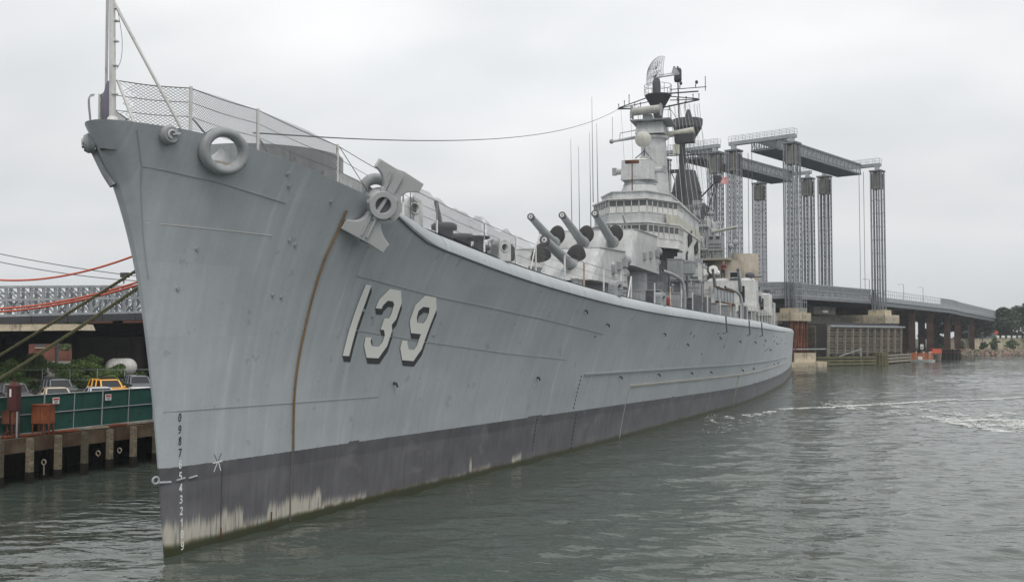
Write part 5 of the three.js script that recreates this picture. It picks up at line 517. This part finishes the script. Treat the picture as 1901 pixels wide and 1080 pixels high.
// ---------------------------------------------------------------- temporary lift bridge behind the ship
const BR = (L, t, y) => C(52.4 + .646 * L - .763 * t, y, 190 + .763 * L + .646 * t), bridgeTurn = Math.atan2(-(BR(1, 0, 0).z - BR(0, 0, 0).z), BR(1, 0, 0).x - BR(0, 0, 0).x);
{
  mat('towerSteel', .23, .25, .285, .55, wearTex); const lb = thing('lift_bridge', 'grey steel twin vertical lift bridge with eight lattice towers behind the ship', 'bridge');
  const towerPos = [[0, 0], [0, 12.05], [0, 16.1], [0, 28.1], [42.7, 0], [42.7, 12.05], [42.7, 16.1], [42.7, 28.1]];
  for (const [L, t] of towerPos) { const T = new THREE.Group(); T.name = 'lattice_tower'; lb.add(T); const y0 = 10.0, y1 = 41.4, h = .28;
    for (const [a, b] of [[-.85, -.85], [.85, -.85], [.85, .85], [-.85, .85]]) { const B = mb(); for (const [c, d] of [[-1, -1], [1, -1], [1, 1], [-1, 1]]) B.beam(BR(L + a + c * h, t + b + d * h, y0), BR(L + a + c * h, t + b + d * h, y1), .17); for (let y = y0; y < y1 - .9; y += 1.0) { const s = Math.round(y - y0) % 2 ? 1 : -1; B.beam(BR(L + a - s * h, t + b - h, y), BR(L + a + s * h, t + b - h, y + 1), .075); } B.build('leg', M.towerSteel, T); }
    const B = mb(); for (let y = y0 + 2; y < y1 - 4; y += 2.9) { for (const q of [-1.15, 1.15]) B.beam(BR(L - .5, t + q, y), BR(L + .5, t + q, y), .09).beam(BR(L + q, t - .5, y), BR(L + q, t + .5, y), .09); } B.build('bracing', M.towerSteel, T);
    const hb = mb().loft([BR(L - .95, t - .95, 37.6), BR(L + .95, t - .95, 37.6), BR(L + .95, t + .95, 37.6), BR(L - .95, t + .95, 37.6)], [BR(L - .95, t - .95, 41), BR(L + .95, t - .95, 41), BR(L + .95, t + .95, 41), BR(L - .95, t + .95, 41)]).build('counterweight_block', mat('blockTan', .30, .29, .26, .85, stoneTex), T); for (const y of [38.6, 39.8]) mb().loft([BR(L - 1, t - 1, y), BR(L + 1, t - 1, y), BR(L + 1, t + 1, y), BR(L - 1, t + 1, y)], [BR(L - 1, t - 1, y + .14), BR(L + 1, t - 1, y + .14), BR(L + 1, t + 1, y + .14), BR(L - 1, t + 1, y + .14)]).build('block_strap', M.galvDark, hb);
    mb().loft([BR(L - 1.35, t - 1.35, 41.4), BR(L + 1.35, t - 1.35, 41.4), BR(L + 1.35, t + 1.35, 41.4), BR(L - 1.35, t + 1.35, 41.4)], [BR(L - 1.35, t - 1.35, 41.7), BR(L + 1.35, t - 1.35, 41.7), BR(L + 1.35, t + 1.35, 41.7), BR(L - 1.35, t + 1.35, 41.7)]).build('head_plate', M.galvDark, T); mb().beam(BR(L, t, 41.7), BR(L, t, 42.6), 1.0, 1.2).build('sheave_housing', M.galv, T); }
  for (const [L, a, b] of [[0, -.8, 12.9], [0, 15.2, 29], [42.7, -.8, 12.9], [42.7, 15.2, 29]]) { const g = mb().beam(BR(L, a, 42.95), BR(L, b, 42.95), 1.1, .7).build('walkway_girder', M.galv, lb); const n = 9; for (const q of [-.6, .6]) { for (let k = 0; k <= n; k++) { const t = lerp(a, b, k / n); mb().beam(BR(L + q, t, 43.3), BR(L + q, t, 44.35), .06).build('rail_post', M.galv, g); } for (const y of [43.8, 44.35]) mb().beam(BR(L + q, a, y), BR(L + q, b, y), .06).build('rail', M.galv, g); } }
  for (const t0 of [6, 22]) { const T = new THREE.Group(); T.name = 'box_truss'; lb.add(T); const w = 2.55, yt = 43.3, yb = 41.2, n = 40; for (const s of [-1, 1]) { mb().beam(BR(.6, t0 + s * w, yt), BR(42.1, t0 + s * w, yt), .34).build('top_chord', M.galvDark, T); mb().beam(BR(.6, t0 + s * w, yb), BR(42.1, t0 + s * w, yb), .34).build('bottom_chord', M.galvDark, T); const B = mb(); for (let k = 0; k <= n; k++) { const L = lerp(.7, 42, k / n); B.beam(BR(L, t0 + s * w, yb), BR(L, t0 + s * w, yt), .22); if (k < n) B.beam(BR(L, t0 + s * w, k % 2 ? yt : yb), BR(L + 41.3 / n, t0 + s * w, k % 2 ? yb : yt), .1); } B.build('web', M.galv, T); }
    const B = mb(); for (let k = 0; k <= n; k++) { const L = lerp(.7, 42, k / n); B.beam(BR(L, t0 - w, yb), BR(L, t0 + w, yb), .3).beam(BR(L, t0 - w, yt), BR(L, t0 + w, yt), .2); } B.build('cross_frame', M.galvDark, T); mb().loft([BR(.8, t0 - w + .2, yb + .2), BR(42, t0 - w + .2, yb + .2), BR(42, t0 + w - .2, yb + .2), BR(.8, t0 + w - .2, yb + .2)], [BR(.8, t0 - w + .2, yb + .3), BR(42, t0 - w + .2, yb + .3), BR(42, t0 + w - .2, yb + .3), BR(.8, t0 + w - .2, yb + .3)]).build('floor_plate', M.galvDark, T); }
  for (const [L, t] of [[2.5, 2], [2.5, 3], [2.5, 9.5], [2.5, 10.3], [40, 2], [40, 3], [40, 9.5], [40, 10.3], [2.5, 18], [2.5, 19], [40, 18], [40, 19], [40, 25], [40, 26], [21, 9.6], [21, 10.4]]) mb().bar(BR(L, t, 15), BR(L, t, 41.3), .06, 5).build('lift_cable', M.galvDark, lb);
  // road deck carried on panel trusses; it falls away towards the left bank
  const yTop = L => L < 0 ? 15.6 + .042 * L : L > 42.7 ? 15.6 - .03 * (L - 42.7) : 15.6, dk = mb(); for (const [a, b] of [[-175, -120], [-120, -60], [-60, 0], [0, 43.5]]) { const p = [[a, 1.8], [b, 1.8], [b, 26.5], [a, 26.5]]; dk.loft(p.map(q => BR(q[0], q[1], yTop(q[0]) - 2.75)), p.map(q => BR(q[0], q[1], yTop(q[0]) - 2.4))); } dk.build('road_deck', M.galvDark, lb);
  for (const t of [1.5, 2.0, 2.6, 26.8]) for (let L = -174 + (t > 1.9 && t < 3 ? (t - 1.6) * 1.5 : 0); L < 43; L += 3.05) { if (L > -112 && L < -34) { continue; } const y = q => yTop(q), P = new THREE.Group(); const B = mb(); for (const dy of [0, -1.05, -2.3]) B.beam(BR(L, t, y(L) + dy), BR(L + 3.02, t, y(L + 3.02) + dy), dy === -2.3 ? .3 : .18, .2); for (let k = 0; k < 3; k++) { const a = L + k * 1.0, b = a + 1; B.beam(BR(a + .05, t, y(a)), BR(a + .05, t, y(a) - 2.3), .17); B.beam(BR(a, t, y(a) - (k % 2 ? 1.05 : 2.3)), BR(b, t, y(b) - (k % 2 ? 2.3 : 1.05)), .11).beam(BR(a, t, y(a) - .05), BR(b, t, y(b) - 1.0), .08); } B.build('truss_panel', M.galv, lb); if (t < 1.9) { if (L > -100) mb().beam(BR(L, t + .25, y(L) - 1.75), BR(L + 3.0, t + .25, y(L + 3) - 1.75), .05, .95).build('barrier_panel', M.galv, lb); mb().beam(BR(L, t - .1, y(L) - 2.7), BR(L + 3.0, t - .1, y(L + 3) - 2.7), .3, .6).build('edge_girder', L < -100 ? M.dark : M.galvDark, lb); } }
  for (const t of [1.5, 26.8]) mb().beam(BR(-112, t, yTop(-112) - 1.2), BR(-32, t, yTop(-32) - 1.2), .2, 2.3).build('middle_span_side', M.galv, lb);
  for (const L of [-150, -120, -90, -60, -30]) for (const t of [3, 25]) mb().bar(BR(L, t, -1), BR(L, t, yTop(L) - 2.8), .55, 12).build('bridge_column', M.rustSteel, lb);
  // pile caps, piles, control house block
  const cap = (L0, L1, t0, t1, y0, y1, m = M.concrete) => mb().loft([BR(L0, t0, y0), BR(L1, t0, y0), BR(L1, t1, y0), BR(L0, t1, y0)], [BR(L0, t0, y1), BR(L1, t0, y1), BR(L1, t1, y1), BR(L0, t1, y1)]).build('pile_cap', m, lb);
  cap(-4.8, 2.6, -2.2, 31, 8.35, 9.85); cap(-1.7, 1.7, -1.8, 2, 9.86, 10.75); cap(39, 47.5, -2.6, 31, 8.3, 10.1); cap(41, 45, -1.8, 1.8, 10.11, 11.2); cap(12, 39, 5.5, 8, 7.4, 9.6, M.concreteDark);
  const R = rngOf(3); for (let k = 0; k < 6; k++) for (let q = 0; q < 5; q++) { mb().bar(BR(-4.2 + k * 1.25, -1.4 + q * 6.2, -1), BR(-4.2 + k * 1.25, -1.4 + q * 6.2, 8.4), .32, 9).build('pile', M.rustSteel, lb); mb().bar(BR(39.6 + k * 1.4, -1.6 + q * 6.2, -1), BR(39.6 + k * 1.4, -1.6 + q * 6.2, 8.4), .32, 9).build('pile', M.rustSteel, lb); }
  for (const [a, b] of [[-3.6, -2.2], [-1.2, 0], [41, 42.2]]) mb().beam(BR(a, -1.6, 1), BR(b, -1.6, 8.3), .3).build('raking_pile', M.rustBright, lb);
  const cage = new THREE.Group(); cage.name = 'access_stair'; lb.add(cage); for (let k = 0; k < 6; k++) mb().beam(BR(-3.4 + k * .9, -2.0, 9.85), BR(-3.4 + k * .9, -2.0, 15.5), .1).build('cage_post', M.galv, cage); for (let y = 10.6; y < 15.6; y += 1.2) mb().beam(BR(-3.4, -2.0, y), BR(1.2, -2.0, y), .1).build('cage_rail', M.galv, cage);
  mb().loft([BR(19, 4.5, 10), BR(30, 4.5, 10), BR(30, 9, 10), BR(19, 9, 10)], [BR(19, 4.5, 11.6), BR(30, 4.5, 11.6), BR(30, 9, 11.6), BR(19, 9, 11.6)]).build('machinery_room', M.concreteDark, lb); mb().beam(BR(22.5, 4.3, 10.6), BR(25, 4.3, 10.6), .5).build('machinery_hatch', M.whitePaint, lb);
}
{ // approach viaduct beyond the lift span, bending away
  const va = thing('approach_viaduct', 'grey curving viaduct on rust brown columns beyond the lift bridge', 'viaduct'), y = k => 13.9 - .016 * k; const P = (k, off, h) => { const L = 43.6 + k; if (k < 47) return BR(L, 1.5 + off, y(k) + h); const e = k - 47, b = C(52.4 + .646 * 90.6 - .763 * 1.5, 0, 190 + .763 * 90.6 + .646 * 1.5), turn = Math.min(1, e / 22), X0 = 109.8, d0 = 260.1; const dx = lerp(.646, .44, turn), dd = lerp(.763, .90, turn); return C(X0 + e * (.646 + dx) / 2 - off * dd, y(k) + h, d0 + e * (.763 + dd) / 2 + off * dx); };
  const st = []; for (let k = 0; k <= 150; k += 5) st.push(k); for (let i = 0; i < st.length - 1; i++) { const [a, b] = [st[i], st[i + 1]]; mb().loft([P(a, 0, -1.6), P(b, 0, -1.6), P(b, 24, -1.6), P(a, 24, -1.6)], [P(a, 0, .1), P(b, 0, .1), P(b, 24, .1), P(a, 24, .1)]).build('deck_segment', M.galvDark, va); mb().beam(P(a, -.1, -.15), P(b, -.1, -.15), .2, 1.0).build('fascia', M.galv, va); mb().beam(P(a, 0, 1.9), P(b, 0, 1.9), .07).beam(P(a, 0, 1.1), P(b, 0, 1.1), .06).build('rail', M.galv, va); for (let q = 0; q < 4; q++) mb().beam(P(lerp(a, b, q / 4), 0, .1), P(lerp(a, b, q / 4), 0, 1.9), .07).build('rail_post', M.galv, va); if (a >= 45) mb().beam(P(a, .05, 1.0), P(b, .05, 1.0), .08, 1.9).build('screen_panel', M.galv, va); }
  for (const k of [1.5, 14, 28, 41, 56, 75, 98]) for (const off of [1.5, 8, 15, 22]) mb().beam(P(k, off, -1.6), P(k, off, -15.5), 1.5, 1.3).build('column', M.rustColumn, va); for (const k of [14, 28, 41, 56]) mb().beam(P(k, .8, -2.1), P(k, 23, -2.1), 1.2, 1.0).build('cross_head', M.rustColumn, va); mb().loft([P(2, 23.5, -15), P(60, 23.5, -15), P(60, 24.5, -15), P(2, 24.5, -15)], [P(2, 23.5, -1.6), P(60, 23.5, -1.6), P(60, 24.5, -1.6), P(2, 24.5, -1.6)]).build('back_abutment', mat('abut', .05, .045, .04, .9, stoneTex), va);
  [[8, 'street lamp on the viaduct nearest the lift bridge'], [30, 'street lamp halfway along the viaduct'], [44, 'street lamp at the far end of the viaduct']].forEach(([k, l]) => { const o = thing('street_lamp', l, 'lamp', 'street lamps on the viaduct'); o.position.copy(P(k, 4, .1)); mb().bar(P3(0, 0, 0), P3(0, 4.6, 0), .09, 7, .06).build('post', M.galv, o); mb().beam(P3(0, 4.55, 0), P3(-.9, 4.75, 0), .07).build('arm', M.galv, o); mb().sphere(P3(-1, 4.7, 0), .38, .16, .2, 10, 8).build('lamp_head', M.whitePaint, o); });
}
{ // slatted timber fender wall under the far cap
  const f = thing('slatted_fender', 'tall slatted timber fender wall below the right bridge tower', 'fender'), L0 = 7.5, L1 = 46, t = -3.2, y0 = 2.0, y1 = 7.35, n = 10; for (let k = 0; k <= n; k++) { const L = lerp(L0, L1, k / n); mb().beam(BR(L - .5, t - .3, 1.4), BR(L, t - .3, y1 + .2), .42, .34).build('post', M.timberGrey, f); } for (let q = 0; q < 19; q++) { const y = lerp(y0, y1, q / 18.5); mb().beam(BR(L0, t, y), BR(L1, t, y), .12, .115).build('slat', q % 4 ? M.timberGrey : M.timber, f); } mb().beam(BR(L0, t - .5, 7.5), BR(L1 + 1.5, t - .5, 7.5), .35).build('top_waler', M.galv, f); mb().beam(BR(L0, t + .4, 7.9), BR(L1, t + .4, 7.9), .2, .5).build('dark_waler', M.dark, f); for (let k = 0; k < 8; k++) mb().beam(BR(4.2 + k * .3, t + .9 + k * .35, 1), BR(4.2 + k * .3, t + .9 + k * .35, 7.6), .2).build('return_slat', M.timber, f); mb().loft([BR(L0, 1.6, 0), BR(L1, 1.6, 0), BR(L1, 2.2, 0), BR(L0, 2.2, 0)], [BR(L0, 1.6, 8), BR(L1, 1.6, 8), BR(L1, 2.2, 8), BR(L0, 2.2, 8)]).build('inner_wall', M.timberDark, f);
  const g = thing('fender_boom', 'low green weathered timber fender in front of the slatted wall', 'fender'); for (const y of [.35, .95, 1.55]) mb().beam(C(46.5, y, 186), C(69.5, y, 196), .5, .42).build('waler', M.timberGreen, g); for (let k = 0; k < 16; k++) mb().bar(C(46.5 + k * 1.5, -1, 186.4 + k * .66), C(46.5 + k * 1.5, 2.1, 186.4 + k * .66), .22, 7).build('pile', M.timberDark, g); mb().beam(C(61, 1.6, 192.5), C(66.5, 3.1, 195), .14).beam(C(66.5, .5, 195), C(66.5, 3.4, 195), .2).build('handrail', M.galv, g);
  const fl = thing('concrete_float', 'cream concrete landing block at the waterline by the ship', 'block'); mb().loft([C(50, -.5, 184), C(57.5, -.5, 187), C(57, -.5, 190), C(49.5, -.5, 187)], [C(50, .9, 184), C(57.5, .9, 187), C(57, .9, 190), C(49.5, .9, 187)]).build('slab', M.concrete, fl); mb().loft([C(51, .9, 185), C(55.5, .9, 187), C(55, .9, 189.4), C(50.5, .9, 187.4)], [C(51, 2.5, 185), C(55.5, 2.5, 187), C(55, 2.5, 189.4), C(50.5, 2.5, 187.4)]).build('block', M.concrete, fl); mb().beam(C(50, 3.2, 186), C(58, 3.2, 189.6), .5, .2).build('walkway', M.galv, fl);
  for (const [X, d, l, r] of [[71.6, 199, 'round cluster of green timber piles ending the low fender', 1.3], [103, 240, 'dark round pile cluster at the right end of the orange barrier', 2.0]]) { const o = thing('pile_dolphin', l, 'dolphin', 'timber pile clusters'); o.position.copy(C(X, -.5, d)); for (let k = 0; k < 14; k++) { const a = k * .4488; mb().bar(P3(r * Math.cos(a), 0, r * Math.sin(a)), P3(r * .85 * Math.cos(a), 2.9, r * .85 * Math.sin(a)), .27, 7).build('pile', r > 1.5 ? M.timberDark : M.timberGreen, o); } mb().add(new THREE.TorusGeometry(r * 1.06, .07, 5, 26).rotateX(Math.PI / 2), new THREE.Matrix4().makeTranslation(0, 2.2, 0)).build('band', M.rustSteel, o); mb().lathe([[0, 2.6], [r * .75, 2.6]], P3(0, 0, 0), 16).build('core_cap', M.timberDark, o); }
  const gf = thing('grey_fender', 'long grey timber fender between the pile clusters', 'fender'); for (const y of [.5, 1.1, 1.7]) mb().beam(C(73.5, y, 202), C(84.6, y, 217.4), .4, .42).build('waler', M.timberGrey, gf); for (let k = 0; k < 6; k++) mb().bar(C(73.5 + k * 2.2, -1, 202.5 + k * 3.05), C(73.5 + k * 2.2, 2.2, 202.5 + k * 3.05), .22, 7).build('pile', M.timberDark, gf);
  const ob = thing('orange_barrier', 'bright orange board barrier on the water below the viaduct', 'barrier'), orM = mat('boardOrange', .62, .20, .07, .75, woodTex); for (let k = 0; k < 5; k++) mb().beam(C(87.6, .35 + k * .34, 226), C(94, .35 + k * .34, 229), .14, .25).build('board', orM, ob); for (let k = 0; k < 4; k++) mb().beam(C(87.7 + k * 2.05, -.8, 226.4 + k * .95), C(87.7 + k * 2.05, 2.1, 226.4 + k * .95), .25).build('post', M.whitePaint, ob);
  const ox = thing('orange_box', 'orange hut sitting above the right end of the barrier', 'hut'); ox.position.copy(C(95.5, .0, 231)); ox.rotation.y = .3; mb().box(P3(0, 2.15, 0), 2.0, .95, 1.6).build('box', M.orange, ox); mb().box(P3(0, 2.66, 0), 2.2, .08, 1.8).build('lid', M.orange, ox); for (const x of [-.8, .8]) for (const z of [-.6, .6]) mb().box(P3(x, .6, z), .2, 2.2, .2).build('leg', M.timberGrey, ox); mb().box(P3(-1.4, .9, .3), .4, 2.2, .3).build('white_post', M.whitePaint, ox);
  const bt = thing('motor_boat', 'small open white motor boat off the orange barrier', 'boat'); bt.position.copy(C(87.5, 0, 219)); bt.rotation.y = -.3; { const H = 6, q = (f, w, y) => [P3(-2.6 * f, y, -w), P3(1.6 * f, y, -w), P3(2.9 * f, y, 0), P3(1.6 * f, y, w), P3(-2.6 * f, y, w)].reverse(); mb().loft(q(.88, .55, -.2), q(1, .95, .5)).build('hull', M.whitePaint, bt); mb().loft(q(.9, .8, .505), q(.9, .8, .53)).build('floor', M.galvDark, bt); mb().box(P3(-.2, .85, 0), .7, .75, .7).build('console', M.whitePaint, bt); mb().box(P3(.12, 1.35, 0), .05, .4, .7, 0, 0, .3).build('windscreen', M.glass, bt); mb().box(P3(-2.7, .5, 0), .35, .8, .4).build('outboard', M.black, bt); }
  const pb = thing('warning_board', 'small white marker board standing below the viaduct', 'sign'); pb.position.copy(C(94.5, .5, 236)); mb().box(P3(0, 2.6, 0), .7, 1.1, .1).build('plate', M.whitePaint, pb); mb().box(P3(0, 2.45, .07), .4, .25, .03).build('dark_square', M.dark, pb); mb().beam(P3(0, -.5, 0), P3(0, 2.1, 0), .12).build('post', M.galv, pb);
}
{ // far bank: riprap, wall, trees
  const R = rngOf(44), g0 = new THREE.IcosahedronGeometry(.5, 0), n = 900, im = new THREE.InstancedMesh(g0, mat('riprap', .36, .315, .275, .95, stoneTex), n), m = new THREE.Matrix4(), e = new THREE.Euler(), c = new THREE.Color(); for (let k = 0; k < n; k++) { const X = 100 + 160 * R(), f = R(), d = 276 + (X - 100) * .2 + 1.6 - f * 4; e.set(R() * 6, R() * 6, R() * 6); m.makeRotationFromEuler(e); const s = .7 + 1.1 * R(); m.scale(P3(s * 1.3, s * .9, s)); m.setPosition(C(X, 1.55 - f * 1.7, d)); im.setMatrixAt(k, m); c.setRGB(.75 + .4 * R(), .72 + .35 * R(), .7 + .3 * R()); im.setColorAt(k, c); } im.name = 'riprap'; im.userData = { kind: 'stuff', label: 'pinkish boulder riprap along the far shore', category: 'rocks' }; scene.add(im);
  const w = thing('retaining_wall', 'pale sandy retaining wall behind the far shore', 'wall'); for (let k = 0; k < 7; k++) mb().beam(C(128 + k * 4.6, 3.0, 300 + k * 3), C(132.4 + k * 4.6, 3.0, 302.8 + k * 3), .5, 3.2).build('wall_panel', M.concrete, w); mb().beam(C(128, 4.75, 300), C(160, 4.75, 321), .7, .25).build('coping', M.concreteDark, w); for (let k = 0; k < 6; k++) mb().beam(C(148 + k * 2.5, 4.8, 313 + k * 1.6), C(149.5 + k * 2.5, 4.8, 314 + k * 1.6), .12, 1.7).build('white_panel', M.whitePaint, w);
  const ds = thing('road_sign', 'orange diamond road sign in front of the far trees', 'sign'); ds.position.copy(C(142, 1.5, 300)); mb().bar(P3(0, 0, 0), P3(0, 5, 0), .07, 6).build('post', M.galv, ds); mb().box(P3(0, 5, .08), .95, .95, .04, 0, 0, Math.PI / 4).build('plate', M.orange, ds);
  for (const [X, d, h] of [[133, 298, 7], [136.5, 297, 5]]) { const o = thing('lamp_post', h > 6 ? 'slim grey post, taller of two, by the far wall' : 'slim grey post, shorter of two, by the far wall', 'post', 'posts on the far bank'); o.position.copy(C(X, 1.4, d)); mb().bar(P3(0, 0, 0), P3(0, h, 0), .12, 7).build('shaft', M.darkMast, o); mb().box(P3(0, h, 0), .5, .2, .3).build('head', M.galv, o); }
  const T = [[171, 335, 16.5, 15, 'dark'], [160, 332, 13.5, 12, 'dark'], [181, 330, 15.5, 14, 'mid'], [150, 335, 10.5, 11, 'mid'], [191, 340, 17, 14, 'dark'], [165, 318, 9.5, 9, 'mid'], [177, 312, 8.5, 9, 'light'], [201, 335, 16, 14, 'dark'], [212, 345, 17, 15, 'mid'], [144, 345, 9.5, 11, 'dark'], [186, 316, 10, 9, 'dark']];
  const tn = { dark: [.04, .068, .036], mid: [.062, .1, .042], light: [.09, .14, .055] }; const L = ['tall dark tree at the right edge of the far bank', 'dark rounded tree left of the tallest far tree', 'broad mid green tree at the right edge', 'mid green tree behind the pale wall', 'tall dark tree outside the right side of the group', 'small mid green tree in front of the dark trees', 'pale green small tree near the shore', 'dark tree further along the right bank', 'mid green tree furthest along the right bank', 'dark tree just right of the viaduct end', 'small dark tree at the shoreline right'];
  T.forEach(([X, d, h, w2, k], i) => plantAt(C(X, 1.3, d), 'bank_tree', L[i], 'tree', 'trees on the far bank', 300 + i, h, w2 * 1.15, 4200, .6, tn[k], true, .0));
  [[424, 950, 28, 24], [440, 960, 24, 26], [455, 965, 21, 26]].forEach(([X, d, h, w2], i) => plantAt(C(X, 1.3, d), 'distant_tree', ['hazy far tree just right of the viaduct, tallest of three', 'hazy far tree, right one behind the viaduct end', 'hazy far tree, left one behind the viaduct end'][i], 'tree', 'hazy distant trees', 340 + i, h, w2, 3600, 1.6, tn.dark, true, .05));
  [[121, 288, 2.2, 4], [127, 290, 2.8, 3.5], [134, 291, 2.4, 3], [143, 293, 3.2, 4], [151, 296, 2.2, 4], [139, 295, 4, 2.6], [156, 303, 3.5, 5], [163, 306, 3, 5]].forEach(([X, d, h, w2], i) => plantAt(C(X, 1.35, d), 'shore_shrub', ['shrub under the viaduct end on the far bank', 'shrub right of the last viaduct column', 'shrub at the foot of the slim posts', 'rounded shrub below the diamond sign', 'low shrub right of the diamond sign', 'upright pale shrub by the wall', 'broad shrub under the dark trees', 'shrub at the right edge of the shore'][i], 'shrub', 'shrubs on the far bank', 360 + i, h, w2, 900, .3, tn[i % 2 ? 'light' : 'mid'], false, .08));
}
{ // foam: torn flecks of froth floating on the water
  const foamMat = new THREE.MeshStandardMaterial({ roughness: .9, side: THREE.DoubleSide }); foamMat.color.setRGB(.74, .76, .75); const R = rngOf(71), pos = [], hgt = (x, z) => waveY(x, z, waveStep(x, z)) * waveFade(x, z);
  const blob = (X, d, rx, rz) => { const n = 5, a0 = R() * 6, c = C(X, 0, d), y = hgt(c.x, c.z) + .02 + .015 * R(), pts = []; for (let k = 0; k < n; k++) { const a = a0 + k / n * 6.283, q = .5 + .8 * R(), v = C(X + rx * q * Math.cos(a), y, d + rz * q * Math.sin(a)); pts.push(v); } for (let k = 1; k < n - 1; k++) for (const v of [pts[0], pts[k], pts[k + 1]]) pos.push(v.x, v.y, v.z); };
  const at = (u, v) => { const d = 5.748 * 1900 / (v - 622); return [(u - 950.5) / 1900 * d, d]; };
  const path = [[1318, 781], [1360, 774], [1420, 766], [1455, 759], [1540, 755], [1620, 751], [1700, 746], [1760, 742], [1830, 741], [1901, 737], [1990, 735]].map(p => at(...p)); for (let i = 0; i < path.length - 1; i++) { const [a, b] = [path[i], path[i + 1]], n = Math.ceil(Math.hypot(a[0] - b[0], a[1] - b[1]) / .028); for (let k = 0; k < n; k++) { const t = k / n, w = (i < 3 ? 1.0 : .5) * (.5 + fbm(i * 2 + t * 4, 8, 3)); if (i < 3 && fbm(i * 3 + t * 7, 4, 3) < .42) continue; const g = (R() + R() + R() - 1.5) * 1.2; blob(lerp(a[0], b[0], t) + (R() - .5) * .4, lerp(a[1], b[1], t) + g * w, .05 + .13 * R(), .04 + .13 * R()); } }
  for (let k = 0; k < 60000; k++) { const u = 1480 + 520 * Math.pow(R(), .7), f = R(), v = lerp(744, lerp(766, 812, clamp((u - 1560) / 300)), f), [X, d] = at(u, v), den = .6 * fbm(X * .55, d * .16, 4) + .4 * fbm(X * 2.2 + 9, d * .9, 3), core = Math.exp(-Math.pow((f - .66) / .22, 2)) * clamp((u - 1560) / 260); if (den + .16 * core * R() > .578 + .085 * (1 - core)) blob(X, d, .03 + .09 * R(), .025 + .06 * R()); }
  for (let k = 0; k < 900; k++) { const u = 1300 + 170 * R(), v = 768 + 42 * R() * (1 - (u - 1300) / 220), [X, d] = at(u, v); if (fbm(X * 2, d * .8, 3) > .52) blob(X, d, .03 + .09 * R(), .02 + .04 * R()); }
  const g = new THREE.BufferGeometry(); g.setAttribute('position', new THREE.Float32BufferAttribute(pos, 3)); g.computeVertexNormals(); const o = new THREE.Mesh(g, foamMat); o.name = 'sea_foam'; o.userData = { kind: 'stuff', label: 'white foam line drifting across the water from the hull', category: 'foam' }; scene.add(o);
}
renderer.render(scene, camera);
